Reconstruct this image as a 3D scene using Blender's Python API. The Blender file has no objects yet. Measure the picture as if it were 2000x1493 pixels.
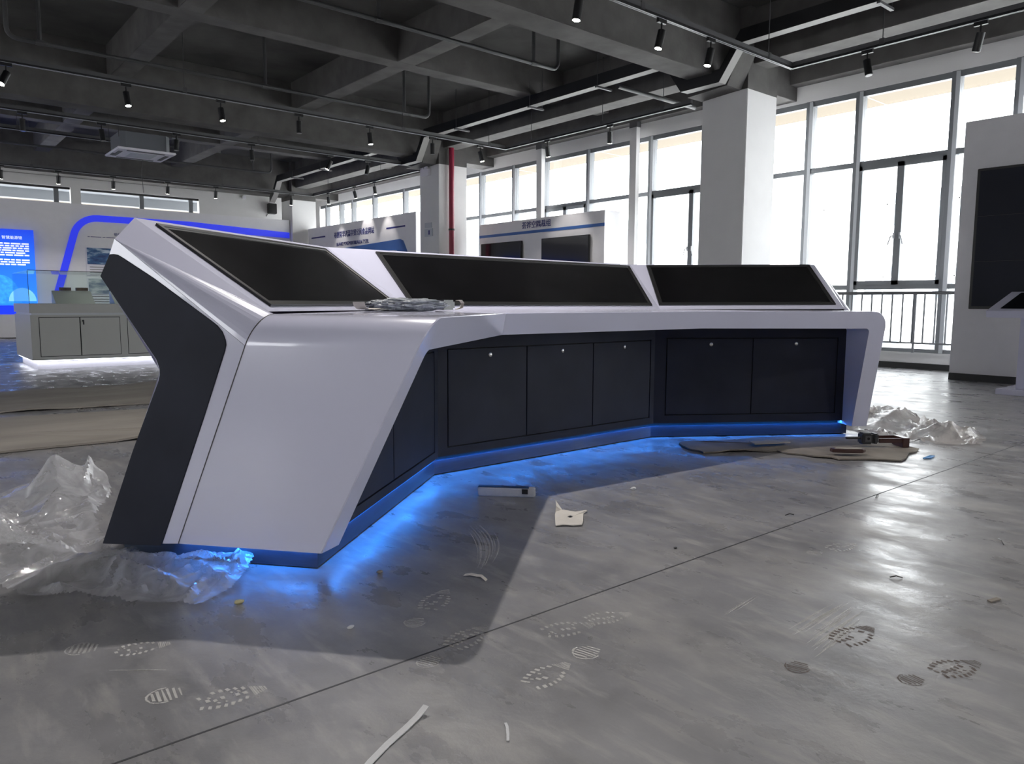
import bpy, bmesh, math, random
from mathutils import Vector, Matrix, noise
S = bpy.context.scene
C = S.collection
PI = math.pi

# ------------------------------------------------------------------ camera
FPX = 1456.0
yaw, pitch, roll = math.radians(50.05), math.radians(-6.084), math.radians(0.298)
H = 0.95
fw = Vector((math.cos(yaw)*math.cos(pitch), math.sin(yaw)*math.cos(pitch), math.sin(pitch)))
rt = Vector((math.sin(yaw), -math.cos(yaw), 0)); up = rt.cross(fw)
r2 = rt*math.cos(roll)+up*math.sin(roll); u2 = -rt*math.sin(roll)+up*math.cos(roll)
cd = bpy.data.cameras.new('camera'); cam = bpy.data.objects.new('camera', cd); C.objects.link(cam)
M3 = Matrix((r2, u2, -fw)).transposed().to_4x4(); M3.translation = (0, 0, H)
cam.matrix_world = M3
cd.sensor_width = 36.0; cd.lens = FPX/2000*36.0; cd.clip_start = 0.02; cd.clip_end = 300
S.camera = cam

# ------------------------------------------------------------------ world, exposure
S.view_settings.view_transform = 'Standard'; S.view_settings.look = 'None'
S.view_settings.gamma = 1.0; S.view_settings.use_curve_mapping = False
S.view_settings.exposure = 0.2
w = bpy.data.worlds.new('sky'); S.world = w; w.use_nodes = True
bg = w.node_tree.nodes['Background']
bg.inputs[0].default_value = (0.95, 0.97, 1.0, 1); bg.inputs[1].default_value = 8.5

# ------------------------------------------------------------------ materials
def mat(name, col, rough=0.5, metal=0.0, spec=0.5, var=0.0, vscale=6.0, bump=0.0, bscale=40.0, coat=0.0, emit=None, estr=0.0, alpha=None, stretch=None):
    m = bpy.data.materials.new(name); m.use_nodes = True
    nt = m.node_tree; b = nt.nodes['Principled BSDF']
    b.inputs['Base Color'].default_value = (*col, 1); b.inputs['Roughness'].default_value = rough
    b.inputs['Metallic'].default_value = metal; b.inputs['Specular IOR Level'].default_value = spec
    b.inputs['Coat Weight'].default_value = coat; b.inputs['Coat Roughness'].default_value = 0.03
    if emit: b.inputs['Emission Color'].default_value = (*emit, 1); b.inputs['Emission Strength'].default_value = estr
    if alpha is not None: b.inputs['Alpha'].default_value = alpha
    tc = nt.nodes.new('ShaderNodeTexCoord'); mp = nt.nodes.new('ShaderNodeMapping')
    nt.links.new(tc.outputs['Object'], mp.inputs[0])
    if stretch: mp.inputs['Scale'].default_value = stretch
    if var:
        n = nt.nodes.new('ShaderNodeTexNoise'); n.inputs['Scale'].default_value = vscale; n.inputs['Detail'].default_value = 6
        nt.links.new(mp.outputs[0], n.inputs['Vector'])
        cr = nt.nodes.new('ShaderNodeValToRGB')
        cr.color_ramp.elements[0].position = 0.3; cr.color_ramp.elements[1].position = 0.7
        cr.color_ramp.elements[0].color = (*[c*(1-var) for c in col], 1)
        cr.color_ramp.elements[1].color = (*[min(1, c*(1+var)) for c in col], 1)
        nt.links.new(n.outputs[0], cr.inputs[0]); nt.links.new(cr.outputs[0], b.inputs['Base Color'])
    if bump:
        n = nt.nodes.new('ShaderNodeTexNoise'); n.inputs['Scale'].default_value = bscale; n.inputs['Detail'].default_value = 4
        nt.links.new(mp.outputs[0], n.inputs['Vector'])
        bp = nt.nodes.new('ShaderNodeBump'); bp.inputs['Strength'].default_value = bump; bp.inputs['Distance'].default_value = 0.01
        nt.links.new(n.outputs[0], bp.inputs['Height']); nt.links.new(bp.outputs[0], b.inputs['Normal'])
    return m

def facing(nt, f0, f1):
    lw = nt.nodes.new('ShaderNodeLayerWeight'); lw.inputs[0].default_value = 0.5
    p = nt.nodes.new('ShaderNodeMath'); p.operation = 'POWER'; p.inputs[1].default_value = 4
    m = nt.nodes.new('ShaderNodeMath'); m.operation = 'MULTIPLY_ADD'; m.inputs[1].default_value = f1; m.inputs[2].default_value = f0
    nt.links.new(lw.outputs['Facing'], p.inputs[0]); nt.links.new(p.outputs[0], m.inputs[0]); return m.outputs[0]

def glass_mat(name, tint=(0.97, 0.985, 0.985), refl=0.08, rough=0.01):
    m = bpy.data.materials.new(name); m.use_nodes = True; nt = m.node_tree; nt.nodes.clear()
    o = nt.nodes.new('ShaderNodeOutputMaterial'); mx = nt.nodes.new('ShaderNodeMixShader')
    t = nt.nodes.new('ShaderNodeBsdfTransparent'); g = nt.nodes.new('ShaderNodeBsdfGlossy')
    t.inputs[0].default_value = (*tint, 1); g.inputs['Roughness'].default_value = rough
    fr = facing(nt, .02, .55); nt.links.new(fr, mx.inputs[0]); nt.links.new(t.outputs[0], mx.inputs[1]); nt.links.new(g.outputs[0], mx.inputs[2])
    nt.links.new(mx.outputs[0], o.inputs[0]); return m

def plastic_film(name, body=0.35, col=(0.85, 0.86, 0.88), rough=0.12):
    m = bpy.data.materials.new(name); m.use_nodes = True; nt = m.node_tree; nt.nodes.clear()
    o = nt.nodes.new('ShaderNodeOutputMaterial')
    t = nt.nodes.new('ShaderNodeBsdfTransparent'); d = nt.nodes.new('ShaderNodeBsdfDiffuse'); d.inputs[0].default_value = (*col, 1)
    tl = nt.nodes.new('ShaderNodeBsdfTranslucent'); tl.inputs[0].default_value = (*col, 1)
    g = nt.nodes.new('ShaderNodeBsdfGlossy'); g.inputs['Roughness'].default_value = rough; g.inputs[0].default_value = (1, 1, 1, 1)
    m1 = nt.nodes.new('ShaderNodeMixShader'); m1.inputs[0].default_value = 0.45
    nt.links.new(d.outputs[0], m1.inputs[1]); nt.links.new(tl.outputs[0], m1.inputs[2])
    tc = nt.nodes.new('ShaderNodeTexCoord')
    n = nt.nodes.new('ShaderNodeTexNoise'); n.inputs['Scale'].default_value = 9; n.inputs['Detail'].default_value = 5; n.inputs['Distortion'].default_value = 1.2
    nt.links.new(tc.outputs['Object'], n.inputs['Vector'])
    mr = nt.nodes.new('ShaderNodeMapRange'); mr.inputs[1].default_value = 0.3; mr.inputs[2].default_value = 0.7
    mr.inputs[3].default_value = body*0.55; mr.inputs[4].default_value = body*1.45
    nt.links.new(n.outputs[0], mr.inputs[0])
    # the film turns milky where it is seen edge-on
    lw = nt.nodes.new('ShaderNodeLayerWeight'); lw.inputs[0].default_value = 0.35
    ad = nt.nodes.new('ShaderNodeMath'); ad.operation = 'MULTIPLY_ADD'; ad.inputs[1].default_value = 0.38
    nt.links.new(lw.outputs['Facing'], ad.inputs[0]); nt.links.new(mr.outputs[0], ad.inputs[2])
    m2 = nt.nodes.new('ShaderNodeMixShader')
    nt.links.new(ad.outputs[0], m2.inputs[0]); nt.links.new(t.outputs[0], m2.inputs[1]); nt.links.new(m1.outputs[0], m2.inputs[2])
    fr = facing(nt, .10, .6)
    bn = nt.nodes.new('ShaderNodeTexNoise'); bn.inputs['Scale'].default_value = 30; bn.inputs['Distortion'].default_value = 2
    nt.links.new(tc.outputs['Object'], bn.inputs['Vector'])
    bp = nt.nodes.new('ShaderNodeBump'); bp.inputs['Strength'].default_value = 0.5; bp.inputs['Distance'].default_value = 0.01
    nt.links.new(bn.outputs[0], bp.inputs['Height']); nt.links.new(bp.outputs[0], g.inputs['Normal'])
    m3 = nt.nodes.new('ShaderNodeMixShader')
    nt.links.new(fr, m3.inputs[0]); nt.links.new(m2.outputs[0], m3.inputs[1]); nt.links.new(g.outputs[0], m3.inputs[2])
    nt.links.new(m3.outputs[0], o.inputs[0]); return m

def emis(name, col, st):
    m = bpy.data.materials.new(name); m.use_nodes = True; nt = m.node_tree; nt.nodes.clear()
    o = nt.nodes.new('ShaderNodeOutputMaterial'); e = nt.nodes.new('ShaderNodeEmission')
    e.inputs[0].default_value = (*col, 1); e.inputs[1].default_value = st
    nt.links.new(e.outputs[0], o.inputs[0]); return m

def floor_mat():
    m = bpy.data.materials.new('floor_vinyl'); m.use_nodes = True; nt = m.node_tree; b = nt.nodes['Principled BSDF']; L = nt.links.new
    tc = nt.nodes.new('ShaderNodeTexCoord')
    def nz(scale, det, dist=0.0, sc=(1, 1, 1), rot=0):
        mp = nt.nodes.new('ShaderNodeMapping'); mp.inputs['Scale'].default_value = sc; mp.inputs['Rotation'].default_value = (0, 0, rot)
        L(tc.outputs['Object'], mp.inputs[0])
        n = nt.nodes.new('ShaderNodeTexNoise'); n.inputs['Scale'].default_value = scale; n.inputs['Detail'].default_value = det
        n.inputs['Distortion'].default_value = dist; n.inputs['Roughness'].default_value = .62; L(mp.outputs[0], n.inputs['Vector']); return n.outputs[0]
    def ramp(src, p0, p1, c0, c1):
        r = nt.nodes.new('ShaderNodeValToRGB'); r.color_ramp.elements[0].position = p0; r.color_ramp.elements[1].position = p1
        r.color_ramp.elements[0].color = (*c0, 1); r.color_ramp.elements[1].color = (*c1, 1); L(src, r.inputs[0]); return r.outputs[0]
    base = ramp(nz(1.6, 8, 0.0), 0.36, 0.64, (0.165, 0.162, 0.171), (0.250, 0.246, 0.256))
    # trodden-in dust, swept into wisps
    d1 = ramp(nz(3.0, 12, 0.0, (1.0, 0.55, 1), 0.5), 0.50, 0.72, (0, 0, 0), (1, 1, 1))
    d2 = ramp(nz(16, 9, 0.25, (1.0, 0.25, 1), 1.1), 0.50, 0.74, (0, 0, 0), (1, 1, 1))
    mx = nt.nodes.new('ShaderNodeMath'); mx.operation = 'MAXIMUM'; L(d1, mx.inputs[0]); L(d2, mx.inputs[1])
    ms = nt.nodes.new('ShaderNodeMath'); ms.operation = 'MULTIPLY'; ms.inputs[1].default_value = 0.62; L(mx.outputs[0], ms.inputs[0])
    mix = nt.nodes.new('ShaderNodeMixRGB'); mix.inputs[2].default_value = (0.40, 0.385, 0.37, 1)
    L(ms.outputs[0], mix.inputs[0]); L(base, mix.inputs[1]); L(mix.outputs[0], b.inputs['Base Color'])
    rr = nt.nodes.new('ShaderNodeMapRange'); rr.inputs[1].default_value = 0.36; rr.inputs[2].default_value = 0.66
    rr.inputs[3].default_value = 0.20; rr.inputs[4].default_value = 0.52
    L(nz(6, 12, 0.0, (1, 0.5, 1), 0.4), rr.inputs[0])
    ra = nt.nodes.new('ShaderNodeMath'); ra.operation = 'MULTIPLY_ADD'; ra.inputs[1].default_value = 0.05
    L(ms.outputs[0], ra.inputs[0]); L(rr.outputs[0], ra.inputs[2]); L(ra.outputs[0], b.inputs['Roughness'])
    b.inputs['Specular IOR Level'].default_value = 0.5
    bp = nt.nodes.new('ShaderNodeBump'); bp.inputs['Strength'].default_value = 0.22; bp.inputs['Distance'].default_value = 0.01
    L(nz(9, 6, 0.2), bp.inputs['Height']); L(bp.outputs[0], b.inputs['Normal'])
    return m

M = dict(
    floor=floor_mat(), joint=mat('joint_filler', (0.03, 0.03, 0.035), 0.6),
    black=mat('black_ceiling_paint', (0.115, 0.110, 0.107), 0.85, var=0.22, vscale=3, bump=0.25, bscale=18),
    slab=mat('stained_black_slab', (0.095, 0.092, 0.090), 0.85, var=0.4, vscale=1.1, bump=0.3, bscale=10),
    wall=mat('white_wall_paint', (0.76, 0.75, 0.75), 0.75, var=0.03, vscale=2, bump=0.05, bscale=60),
    board=mat('white_display_board', (0.80, 0.785, 0.81), 0.4, var=0.02),
    alu=mat('grey_window_aluminium', (0.20, 0.21, 0.225), 0.4, metal=0.2),
    alul=mat('light_grey_steel', (0.55, 0.57, 0.6), 0.45, metal=0.1),
    base=mat('black_skirting', (0.02, 0.02, 0.022), 0.5),
    glass=glass_mat('window_glass'), caseglass=glass_mat('showcase_glass', (0.95, 0.985, 0.97)),
    gloss=mat('gloss_white_lacquer', (0.69, 0.69, 0.85), 0.22, coat=0.6, var=0.012, vscale=2),  # white lacquer tinted lavender to carry the room's colour cast
    dark=mat('anthracite_laminate', (0.025, 0.028, 0.043), 0.55, spec=.2, var=0.15, vscale=4),
    gap=mat('dark_gap', (0.004, 0.004, 0.005), 0.8),
    plinth=mat('brushed_steel_plinth', (0.035, 0.05, 0.08), 0.32, metal=0.25, var=0.15, vscale=10, stretch=(1, 1, 8)),
    scr=mat('black_screen_glass', (0.006, 0.006, 0.007), 0.16, var=0.3, vscale=5),
    trayb=mat('zinc_tray_base', (0.30, 0.29, 0.28), 0.6),
    vw=mat('matte_navy_screen', (0.010, 0.012, 0.022), 0.5, spec=.25),
    bez=mat('black_bezel', (0.022, 0.022, 0.023), 0.35),
    chrome=mat('chrome', (0.6, 0.6, 0.6), 0.2, metal=1.0),
    rail=mat('black_rail', (0.012, 0.012, 0.014), 0.4), chan=mat('galvanised_channel_grey', (0.11, 0.11, 0.115), 0.5, metal=0.3),
    pipe=mat('grey_black_pipe', (0.07, 0.07, 0.073), 0.45), lampb=mat('black_lamp_body', (0.010, 0.010, 0.011), 0.4),
    lit=emis('lit_lamp_lens', (1.0, 0.95, 0.84), 60), unlit=mat('unlit_lens', (0.25, 0.25, 0.25), 0.2),
    red=mat('red_pipe_paint', (0.28, 0.012, 0.045), 0.35),
    led=emis('blue_led', (0.03, 0.25, 1.0), 52), wled=emis('white_led', (0.85, 0.88, 1.0), 7),
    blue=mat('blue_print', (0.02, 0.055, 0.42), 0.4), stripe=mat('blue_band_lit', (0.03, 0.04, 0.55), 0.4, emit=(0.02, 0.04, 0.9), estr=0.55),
    mid=mat('mid_blue_stripe', (0.05, 0.14, 0.42), 0.5), ink=mat('navy_ink', (0.02, 0.025, 0.18), 0.5), white=mat('white_print', (0.9, 0.92, 0.95), 0.5, emit=(0.8, 0.85, 1), estr=0.8),
    tvs=mat('television_glass', (0.012, 0.012, 0.016), 0.08), paper=mat('off_white_paper', (0.62, 0.58, 0.53), 0.8, bump=0.3, bscale=20, var=0.1),
    card=mat('grey_cardboard', (0.20, 0.175, 0.15), 0.85, var=0.25, vscale=5, bump=0.3, bscale=25), cardb=mat('cardboard_underside', (0.09, 0.06, 0.045), 0.9),
    hard=mat('beige_protection_board', (0.33, 0.30, 0.265), 0.75, var=0.22, vscale=2.2, bump=0.4, bscale=6, stretch=(0.3, 1, 1)),
    foam=mat('white_foam', (0.6, 0.6, 0.62), 0.7, bump=0.3, bscale=60), brown=mat('brown_plastic', (0.055, 0.022, 0.018), 0.35),
    tool=mat('dark_grey_tool', (0.03, 0.032, 0.036), 0.45, bump=0.2), film=plastic_film('clear_polythene', 0.27, (0.80, 0.80, 0.83), 0.06),
    filmr=plastic_film('milky_polythene', 0.50, (0.80, 0.76, 0.74), 0.10),
    greyfilm=mat('crumpled_grey_film', (0.30, 0.32, 0.36), 0.28, bump=1.0, bscale=45, var=0.3, vscale=25),
    dust=mat('dry_dust', (0.72, 0.70, 0.67), 0.9, alpha=0.6), mud=mat('brown_mud', (0.10, 0.075, 0.065), 0.8, alpha=0.75), fdust=mat('faint_dust', (0.70, 0.68, 0.65), 0.9, alpha=0.3),
    outb=mat('outside_render', (0.85, 0.83, 0.80), 0.9), outw=mat('outside_window', (0.16, 0.18, 0.20), 0.4), ground=mat('outside_paving', (0.78, 0.77, 0.75), 0.9),
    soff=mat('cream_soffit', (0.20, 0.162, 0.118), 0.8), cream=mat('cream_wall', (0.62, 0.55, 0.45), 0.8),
    acw=mat('white_grille', (0.84, 0.82, 0.88), 0.4), acm=mat('galvanised_casing', (0.16, 0.17, 0.19), 0.45, metal=0.4), brick=mat('old_book_cover', (0.10, 0.06, 0.045), 0.7, var=0.4, vscale=12),
    case=mat('grey_showcase_lacquer', (0.46, 0.46, 0.44), 0.4), yel=mat('yellow_foam_scrap', (0.55, 0.5, 0.3), 0.9), cyan=mat('cyan_plastic', (0.05, 0.25, 0.6), 0.4),
)

# ------------------------------------------------------------------ mesh helpers
def link(name, me, m, parent=None):
    o = bpy.data.objects.new(name, me); C.objects.link(o)
    if m is not None and not me.materials: me.materials.append(m)
    if parent is not None: o.parent = parent
    return o
class MB:
    def __init__(s): s.v = []; s.f = []
    def add(s, vs, fs):
        k = len(s.v); s.v += [tuple(v) for v in vs]; s.f += [tuple(i+k for i in f) for f in fs]; return s
    def box(s, a, b):
        x0, y0, z0 = a; x1, y1, z1 = b
        return s.add([(x0, y0, z0), (x1, y0, z0), (x1, y1, z0), (x0, y1, z0), (x0, y0, z1), (x1, y0, z1), (x1, y1, z1), (x0, y1, z1)],
                     [(0, 3, 2, 1), (4, 5, 6, 7), (0, 1, 5, 4), (1, 2, 6, 5), (2, 3, 7, 6), (3, 0, 4, 7)])
    def obox(s, o, ax, ay, az):  # corner + three edge vectors
        o, ax, ay, az = map(Vector, (o, ax, ay, az))
        p = [o, o+ax, o+ax+ay, o+ay]; p += [q+az for q in p]
        return s.add(p, [(0, 3, 2, 1), (4, 5, 6, 7), (0, 1, 5, 4), (1, 2, 6, 5), (2, 3, 7, 6), (3, 0, 4, 7)])
    def prism(s, pts, d):  # planar polygon + extrusion vector
        pts = [Vector(p) for p in pts]; d = Vector(d); n = len(pts)
        return s.add(pts+[p+d for p in pts], [tuple(range(n))[::-1], tuple(range(n, 2*n))]+[(i, (i+1) % n, (i+1) % n+n, i+n) for i in range(n)])
    def tube(s, path, r, n=10, cap=True):
        path = [Vector(p) for p in path]; vs = []; fs = []
        rs = r if isinstance(r, (list, tuple)) else [r]*len(path)
        prev = None
        for i, p in enumerate(path):
            t = (path[min(i+1, len(path)-1)]-path[max(i-1, 0)]).normalized()
            a = Vector((0, 0, 1)) if abs(t.z) < 0.9 else Vector((1, 0, 0))
            if prev is not None: a = prev
            x = (a-t*a.dot(t)).normalized(); y = t.cross(x); prev = x
            for j in range(n):
                q = 2*PI*j/n; vs.append(p+(x*math.cos(q)+y*math.sin(q))*rs[i])
        for i in range(len(path)-1):
            for j in range(n):
                fs.append((i*n+j, i*n+(j+1) % n, (i+1)*n+(j+1) % n, (i+1)*n+j))
        if cap: fs += [tuple(range(n))[::-1], tuple(range((len(path)-1)*n, len(path)*n))]
        return s.add(vs, fs)
    def loft(s, rows, close=False):  # rows of equal length
        n = len(rows[0]); k = len(rows); vs = [p for r in rows for p in r]; fs = []
        for i in range(k if close else k-1):
            a = i; b = (i+1) % k
            for j in range(n-1): fs.append((a*n+j, a*n+j+1, b*n+j+1, b*n+j))
        if close: fs += [tuple(a*n for a in range(k))[::-1], tuple(a*n+n-1 for a in range(k))]
        return s.add(vs, fs)
    def build(s, name, m, parent=None, smooth=None, bevel=0, recalc=True):
        me = bpy.data.meshes.new(name); me.from_pydata(s.v, [], s.f)
        if recalc or bevel:
            bm = bmesh.new(); bm.from_mesh(me)
            if bevel:
                bmesh.ops.bevel(bm, geom=bm.edges[:], offset=bevel, segments=2, affect='EDGES', clamp_overlap=True)
            bmesh.ops.recalc_face_normals(bm, faces=bm.faces); bm.to_mesh(me); bm.free()
        if smooth:
            for p in me.polygons: p.use_smooth = True
            me.set_sharp_from_angle(angle=math.radians(smooth))
        return link(name, me, m, parent)
def arc_path(pts, r, n=6):
    """polyline with rounded corners"""
    pts = [Vector(p) for p in pts]; out = [pts[0]]
    for i in range(1, len(pts)-1):
        a, b, c = pts[i-1], pts[i], pts[i+1]; d1 = (a-b).normalized(); d2 = (c-b).normalized()
        rr = min(r, (a-b).length*0.49, (c-b).length*0.49)
        out += fillet(a, b, c, rr, n)
    return out+[pts[-1]]
def fillet(a, b, c, t, n):
    """circular fillet, tangent length t"""
    a, b, c = Vector(a), Vector(b), Vector(c); d1 = (a-b).normalized(); d2 = (c-b).normalized()
    ang = d1.angle(d2)
    if ang > PI-.02: return [b+d1*t*(1-i/n)+d2*t*(i/n) for i in range(n+1)]
    R = t*math.tan(ang/2); bis = (d1+d2).normalized(); cc = b+bis*(R/math.sin(ang/2))
    u = (b+d1*t-cc); v = (b+d2*t-cc); th = u.angle(v); out = []
    for i in range(n+1):
        k = i/n; out.append(cc+(u*math.sin((1-k)*th)+v*math.sin(k*th))/math.sin(th))
    return out
def empty(name, loc=(0, 0, 0)):
    o = bpy.data.objects.new(name, None); C.objects.link(o); o.location = loc; o.empty_display_size = 0.1; return o
def tag(o, label=None, cat=None, group=None, kind=None):
    if label: o['label'] = label
    if cat: o['category'] = cat
    if group: o['group'] = group
    if kind: o['kind'] = kind
    return o
def struct(o): o['kind'] = 'structure'; return o
def text(body, size, loc, face, m, parent, depth=0.004, xs=1.0, name='lettering'):
    c = bpy.data.curves.new(name, 'FONT'); c.body = body; c.size = size; c.extrude = depth; c.align_x = 'LEFT'
    c.materials.append(m); t_ = bpy.data.objects.new(name, c); C.objects.link(t_); me = bpy.data.meshes.new_from_object(t_); bpy.data.objects.remove(t_)
    o = bpy.data.objects.new(name, me); C.objects.link(o); o.parent = parent
    o.location = loc; o.rotation_euler = (PI/2, 0, {'-X': -PI/2, '-Y': 0}[face]); o.scale = (xs, 1, 1); return o

# ------------------------------------------------------------------ room shell
X0, XW, Y0, YF, ZS = -7.0, 11.7, -6.0, 24.8, 5.3
fl = MB().box((X0-.3, Y0-.3, -0.2), (XW+.3, YF+.3, 0)).build('floor', M['floor']); struct(fl)
MB().box((X0, 1.628, -0.001), (XW-.1, 1.634, 0.0006)).build('expansion_joint', M['joint'], fl)
MB().box((X0, 9.727, -0.001), (XW-.1, 9.733, 0.0006)).build('expansion_joint', M['joint'], fl)

ce = MB().box((X0-.3, Y0-.3, ZS), (XW+.3, YF+.3, ZS+.25)).build('ceiling', M['slab']); struct(ce)
def beam(a, b): return MB().box(a, b).build('beam', M['black'], ce, bevel=0.006)
for y in (-1.36, 6.71, 14.68, 22.9):   # main beams on the column lines
    beam((X0, y, 4.25), (XW, y+.44, ZS))
for y in (2.75, 10.62, 18.86):         # secondary beams between them
    beam((X0, y, 4.75), (XW-.3, y+.32, ZS))
for x in (-3.4, 0.0, 3.18, 6.50):
    beam((x, Y0, 4.752), (x+.32, YF, ZS))
beam((10.13, Y0, 4.5), (10.52, YF, ZS))
beam((11.45, Y0, 4.47), (XW+.1, YF, ZS))
beam((X0, 24.55, 4.43), (XW, YF+.1, ZS))

def column(x, y, label=None):
    c = MB().box((x, y, 0), (x+.8, y+.8, 4.13)).build('column', M['wall'], bevel=0.008); struct(c)
    MB().box((x-.001, y-.001, 4.13), (x+.801, y+.801, ZS)).build('painted_top', M['black'], c)
    MB().box((x-.012, y-.012, 0), (x+.812, y+.812, .09)).build('skirting', M['base'], c)
    return c
for (x, y) in ((10.0, 6.54), (10.0, 14.61), (10.0, 22.74), (10.0, -1.5)): column(x, y)

# window wall (right)
wr = MB().box((XW-.02, Y0, 0), (XW+.25, YF, .245)).build('wall_right', M['wall']); struct(wr)
MB().box((XW-.02, Y0, 4.2), (XW+.25, YF, 4.47)).build('upper_band', M['wall'], wr)
MB().box((XW-.02, 24.3, .245), (XW+.25, YF, 4.2)).build('end_pier', M['wall'], wr)
MB().box((XW-.05, Y0, .215), (XW-.02, YF, .245)).build('sill_board', M['wall'], wr)
br = MB().box((XW-.035, Y0, 0), (XW-.02, YF, .088)).build('baseboard_right', M['base']); struct(br)
wn = empty('window_1', (0, 0, 0)); struct(wn)
muls = [-5.4, -4.2, -3.3, -1.9, -.7, .6, 1.9, 2.75, 3.53, 4.31, 5.66, 6.47, 7.75, 9.75, 11.45, 12.85, 13.92, 15.22, 16.9, 18.84, 20.6, 21.95, 22.78, 23.8]
casement = {(4.31, 5.66), (7.75, 9.75), (11.45, 12.85), (.6, 1.9), (16.9, 18.84)}
def mesh_box(a, b): return MB().box(a, b)
for y in muls:
    m_ = MB().box((XW-.03, y-.055, .245), (XW+.11, y+.055, 4.2)).build('mullion', M['alu'], wn)
    MB().box((XW-.034, y-.052, .25), (XW-.030, y+.0, 4.19)).build('cover_strip', M['alul'], m_)
ys = [Y0]+muls+[24.3]
for a, b in zip(ys[:-1], ys[1:]):
    a2, b2 = a+.055, b-.055
    for (z0, z1, xo) in ((4.115, 4.2, .0), (3.06, 3.14, .0), (1.18, 1.25, .0), (.245, .30, .0)):
        MB().box((XW-.01, a2, z0), (XW+.08, b2, z1)).build('transom', M['alu'], wn)
    for z0, z1 in ((3.14, 4.115), (1.25, 3.06), (.30, 1.18)):
        MB().box((XW+.03, a2, z0), (XW+.036, b2, z1)).build('pane', M['glass'], wn)
    if (a, b) in casement:
        ym = (a+b)/2; s_ = MB()
        for p, q in ((a2, ym), (ym, b2)):
            s_.box((XW-.035, p, 1.25), (XW+.02, p+.05, 3.06)); s_.box((XW-.035, q-.05, 1.25), (XW+.02, q, 3.06))
            s_.box((XW-.035, p, 2.995), (XW+.02, q, 3.06)); s_.box((XW-.035, p, 1.25), (XW+.02, q, 1.31))
        sash = s_.build('casement_sash', M['alu'], wn)
        for dy in (-.045, .045):
            MB().box((XW-.06, ym+dy-.012, 1.93), (XW-.035, ym+dy+.012, 2.02)).tube(arc_path([(XW-.06, ym+dy, 1.97), (XW-.09, ym+dy*1.6, 1.97), (XW-.09, ym+dy*2.4, 1.84)], .02), .009, 6).build('handle', M['alul'], sash)
# far wall with a high window
wf = MB()
for a, b in (((X0, YF, 0), (XW, YF+.2, 3.0)), ((7.93, YF, 3.0), (XW, YF+.2, 4.5)), ((X0, YF, 4.16), (7.93, YF+.2, 4.5))): wf.box(a, b)
wf = wf.build('wall_far', M['wall']); struct(wf)
w2 = empty('window_2', (0, 0, 0)); struct(w2)
for x0_, x1_ in ((-.9, .7), (.8, 4.27), (4.53, 7.93)):
    MB().box((x0_, YF+.05, 4.10), (x1_, YF+.1, 4.16)).build('head_frame', M['base'], w2)
    n_ = 2
    for k in range(1, 3):
        xx = x0_+(x1_-x0_)*(k*.42+.06); MB().box((xx-.06, YF+.05, 3), (xx+.06, YF+.12, 4.1)).build('mullion', M['alu'], w2)
    MB().box((x0_, YF+.06, 3), (x1_, YF+.066, 4.1)).build('pane', M['glass'], w2)
for xx in (.75, 4.40, 7.95): MB().box((xx-.12, YF-.01, 3), (xx+.13, YF+.2, 4.16)).build('pier', M['wall'], w2)
back = MB().box((X0, 27.2, 2.6), (XW, 27.3, 4.25)).build('trim_1', M['cream']); struct(back)
back2 = MB().box((X0, 25.1, 4.2), (XW, 27.5, 4.3)).box((X0, 26.2, 3.92), (XW, 26.5, 4.2)).build('trim_2', M['alu']); struct(back2)
# side and rear of the hall, behind and beside the viewer
wl = MB()
for a, b in (((X0-.2, Y0, 0), (X0, YF, 1.0)), ((X0-.2, Y0, 4.1), (X0, YF, ZS))): wl.box(a, b)
wl.box((X0-.2, Y0, 1.0), (X0, 0.5, 4.1)); wl.box((X0-.2, 4.5, 1.0), (X0, 9.0, 4.1)); wl.box((X0-.2, .5, 2.15), (X0, 4.5, 4.1))  # unseen low opening, shaped to let daylight onto the console end
wl.box((X0-.2, 9.0, 2.3), (X0, YF, 4.1)); wl.box((X0-.2, 9.0, 1.0), (X0, 11.5, 2.3)); wl.box((X0-.2, 14.5, 1.0), (X0, 17.5, 2.3)); wl.box((X0-.2, 20.5, 1.0), (X0, YF, 2.3))  # unseen low openings, added to brighten the far left of the hall
wl = wl.build('wall_left', M['wall']); struct(wl)
wb = MB()
for a, b in (((X0, Y0-.2, 0), (XW, Y0, .9)), ((X0, Y0-.2, 4.1), (XW, Y0, ZS))): wb.box(a, b)
wb.box((X0, Y0-.2, .9), (XW, Y0, 2.2))
for x, q in ((-7, 4.4), (-2.2, 4.8), (3.0, 4.8), (8.2, 3.5)): wb.box((x, Y0-.2, 2.2), (x+q, Y0, 4.1))
wb = wb.build('wall_back', M['wall']); struct(wb)

# railing in front of the window wall
def railing(y0, y1, label):
    r = empty('railing', (XW-.12, y0, 0)); tag(r, label, 'railing')
    def P(mb, n, m=M['alu']):
        o = mb.build(n, m); o.parent = r; o.matrix_parent_inverse = Matrix.Translation((-(XW-.12), -y0, 0)); return o
    P(MB().tube([(XW-.12, y0, 1.12), (XW-.12, y1, 1.12)], .024, 10), 'handrail', M['chan'])
    P(MB().box((XW-.135, y0, .375), (XW-.105, y1, .40)), 'bottom_rail')
    y = y0+.08
    while y < y1:
        P(MB().tube([(XW-.12, y, .40), (XW-.12, y, 1.10)], .013, 6), 'baluster'); y += .152
    y = y0+.03
    while y < y1:
        P(MB().tube([(XW-.12, y, .245), (XW-.12, y, 1.10)], .018, 6), 'post'); y += 1.6
railing(-5.0, 24.0, 'grey steel balustrade with thin balusters along the window wall')
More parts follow.
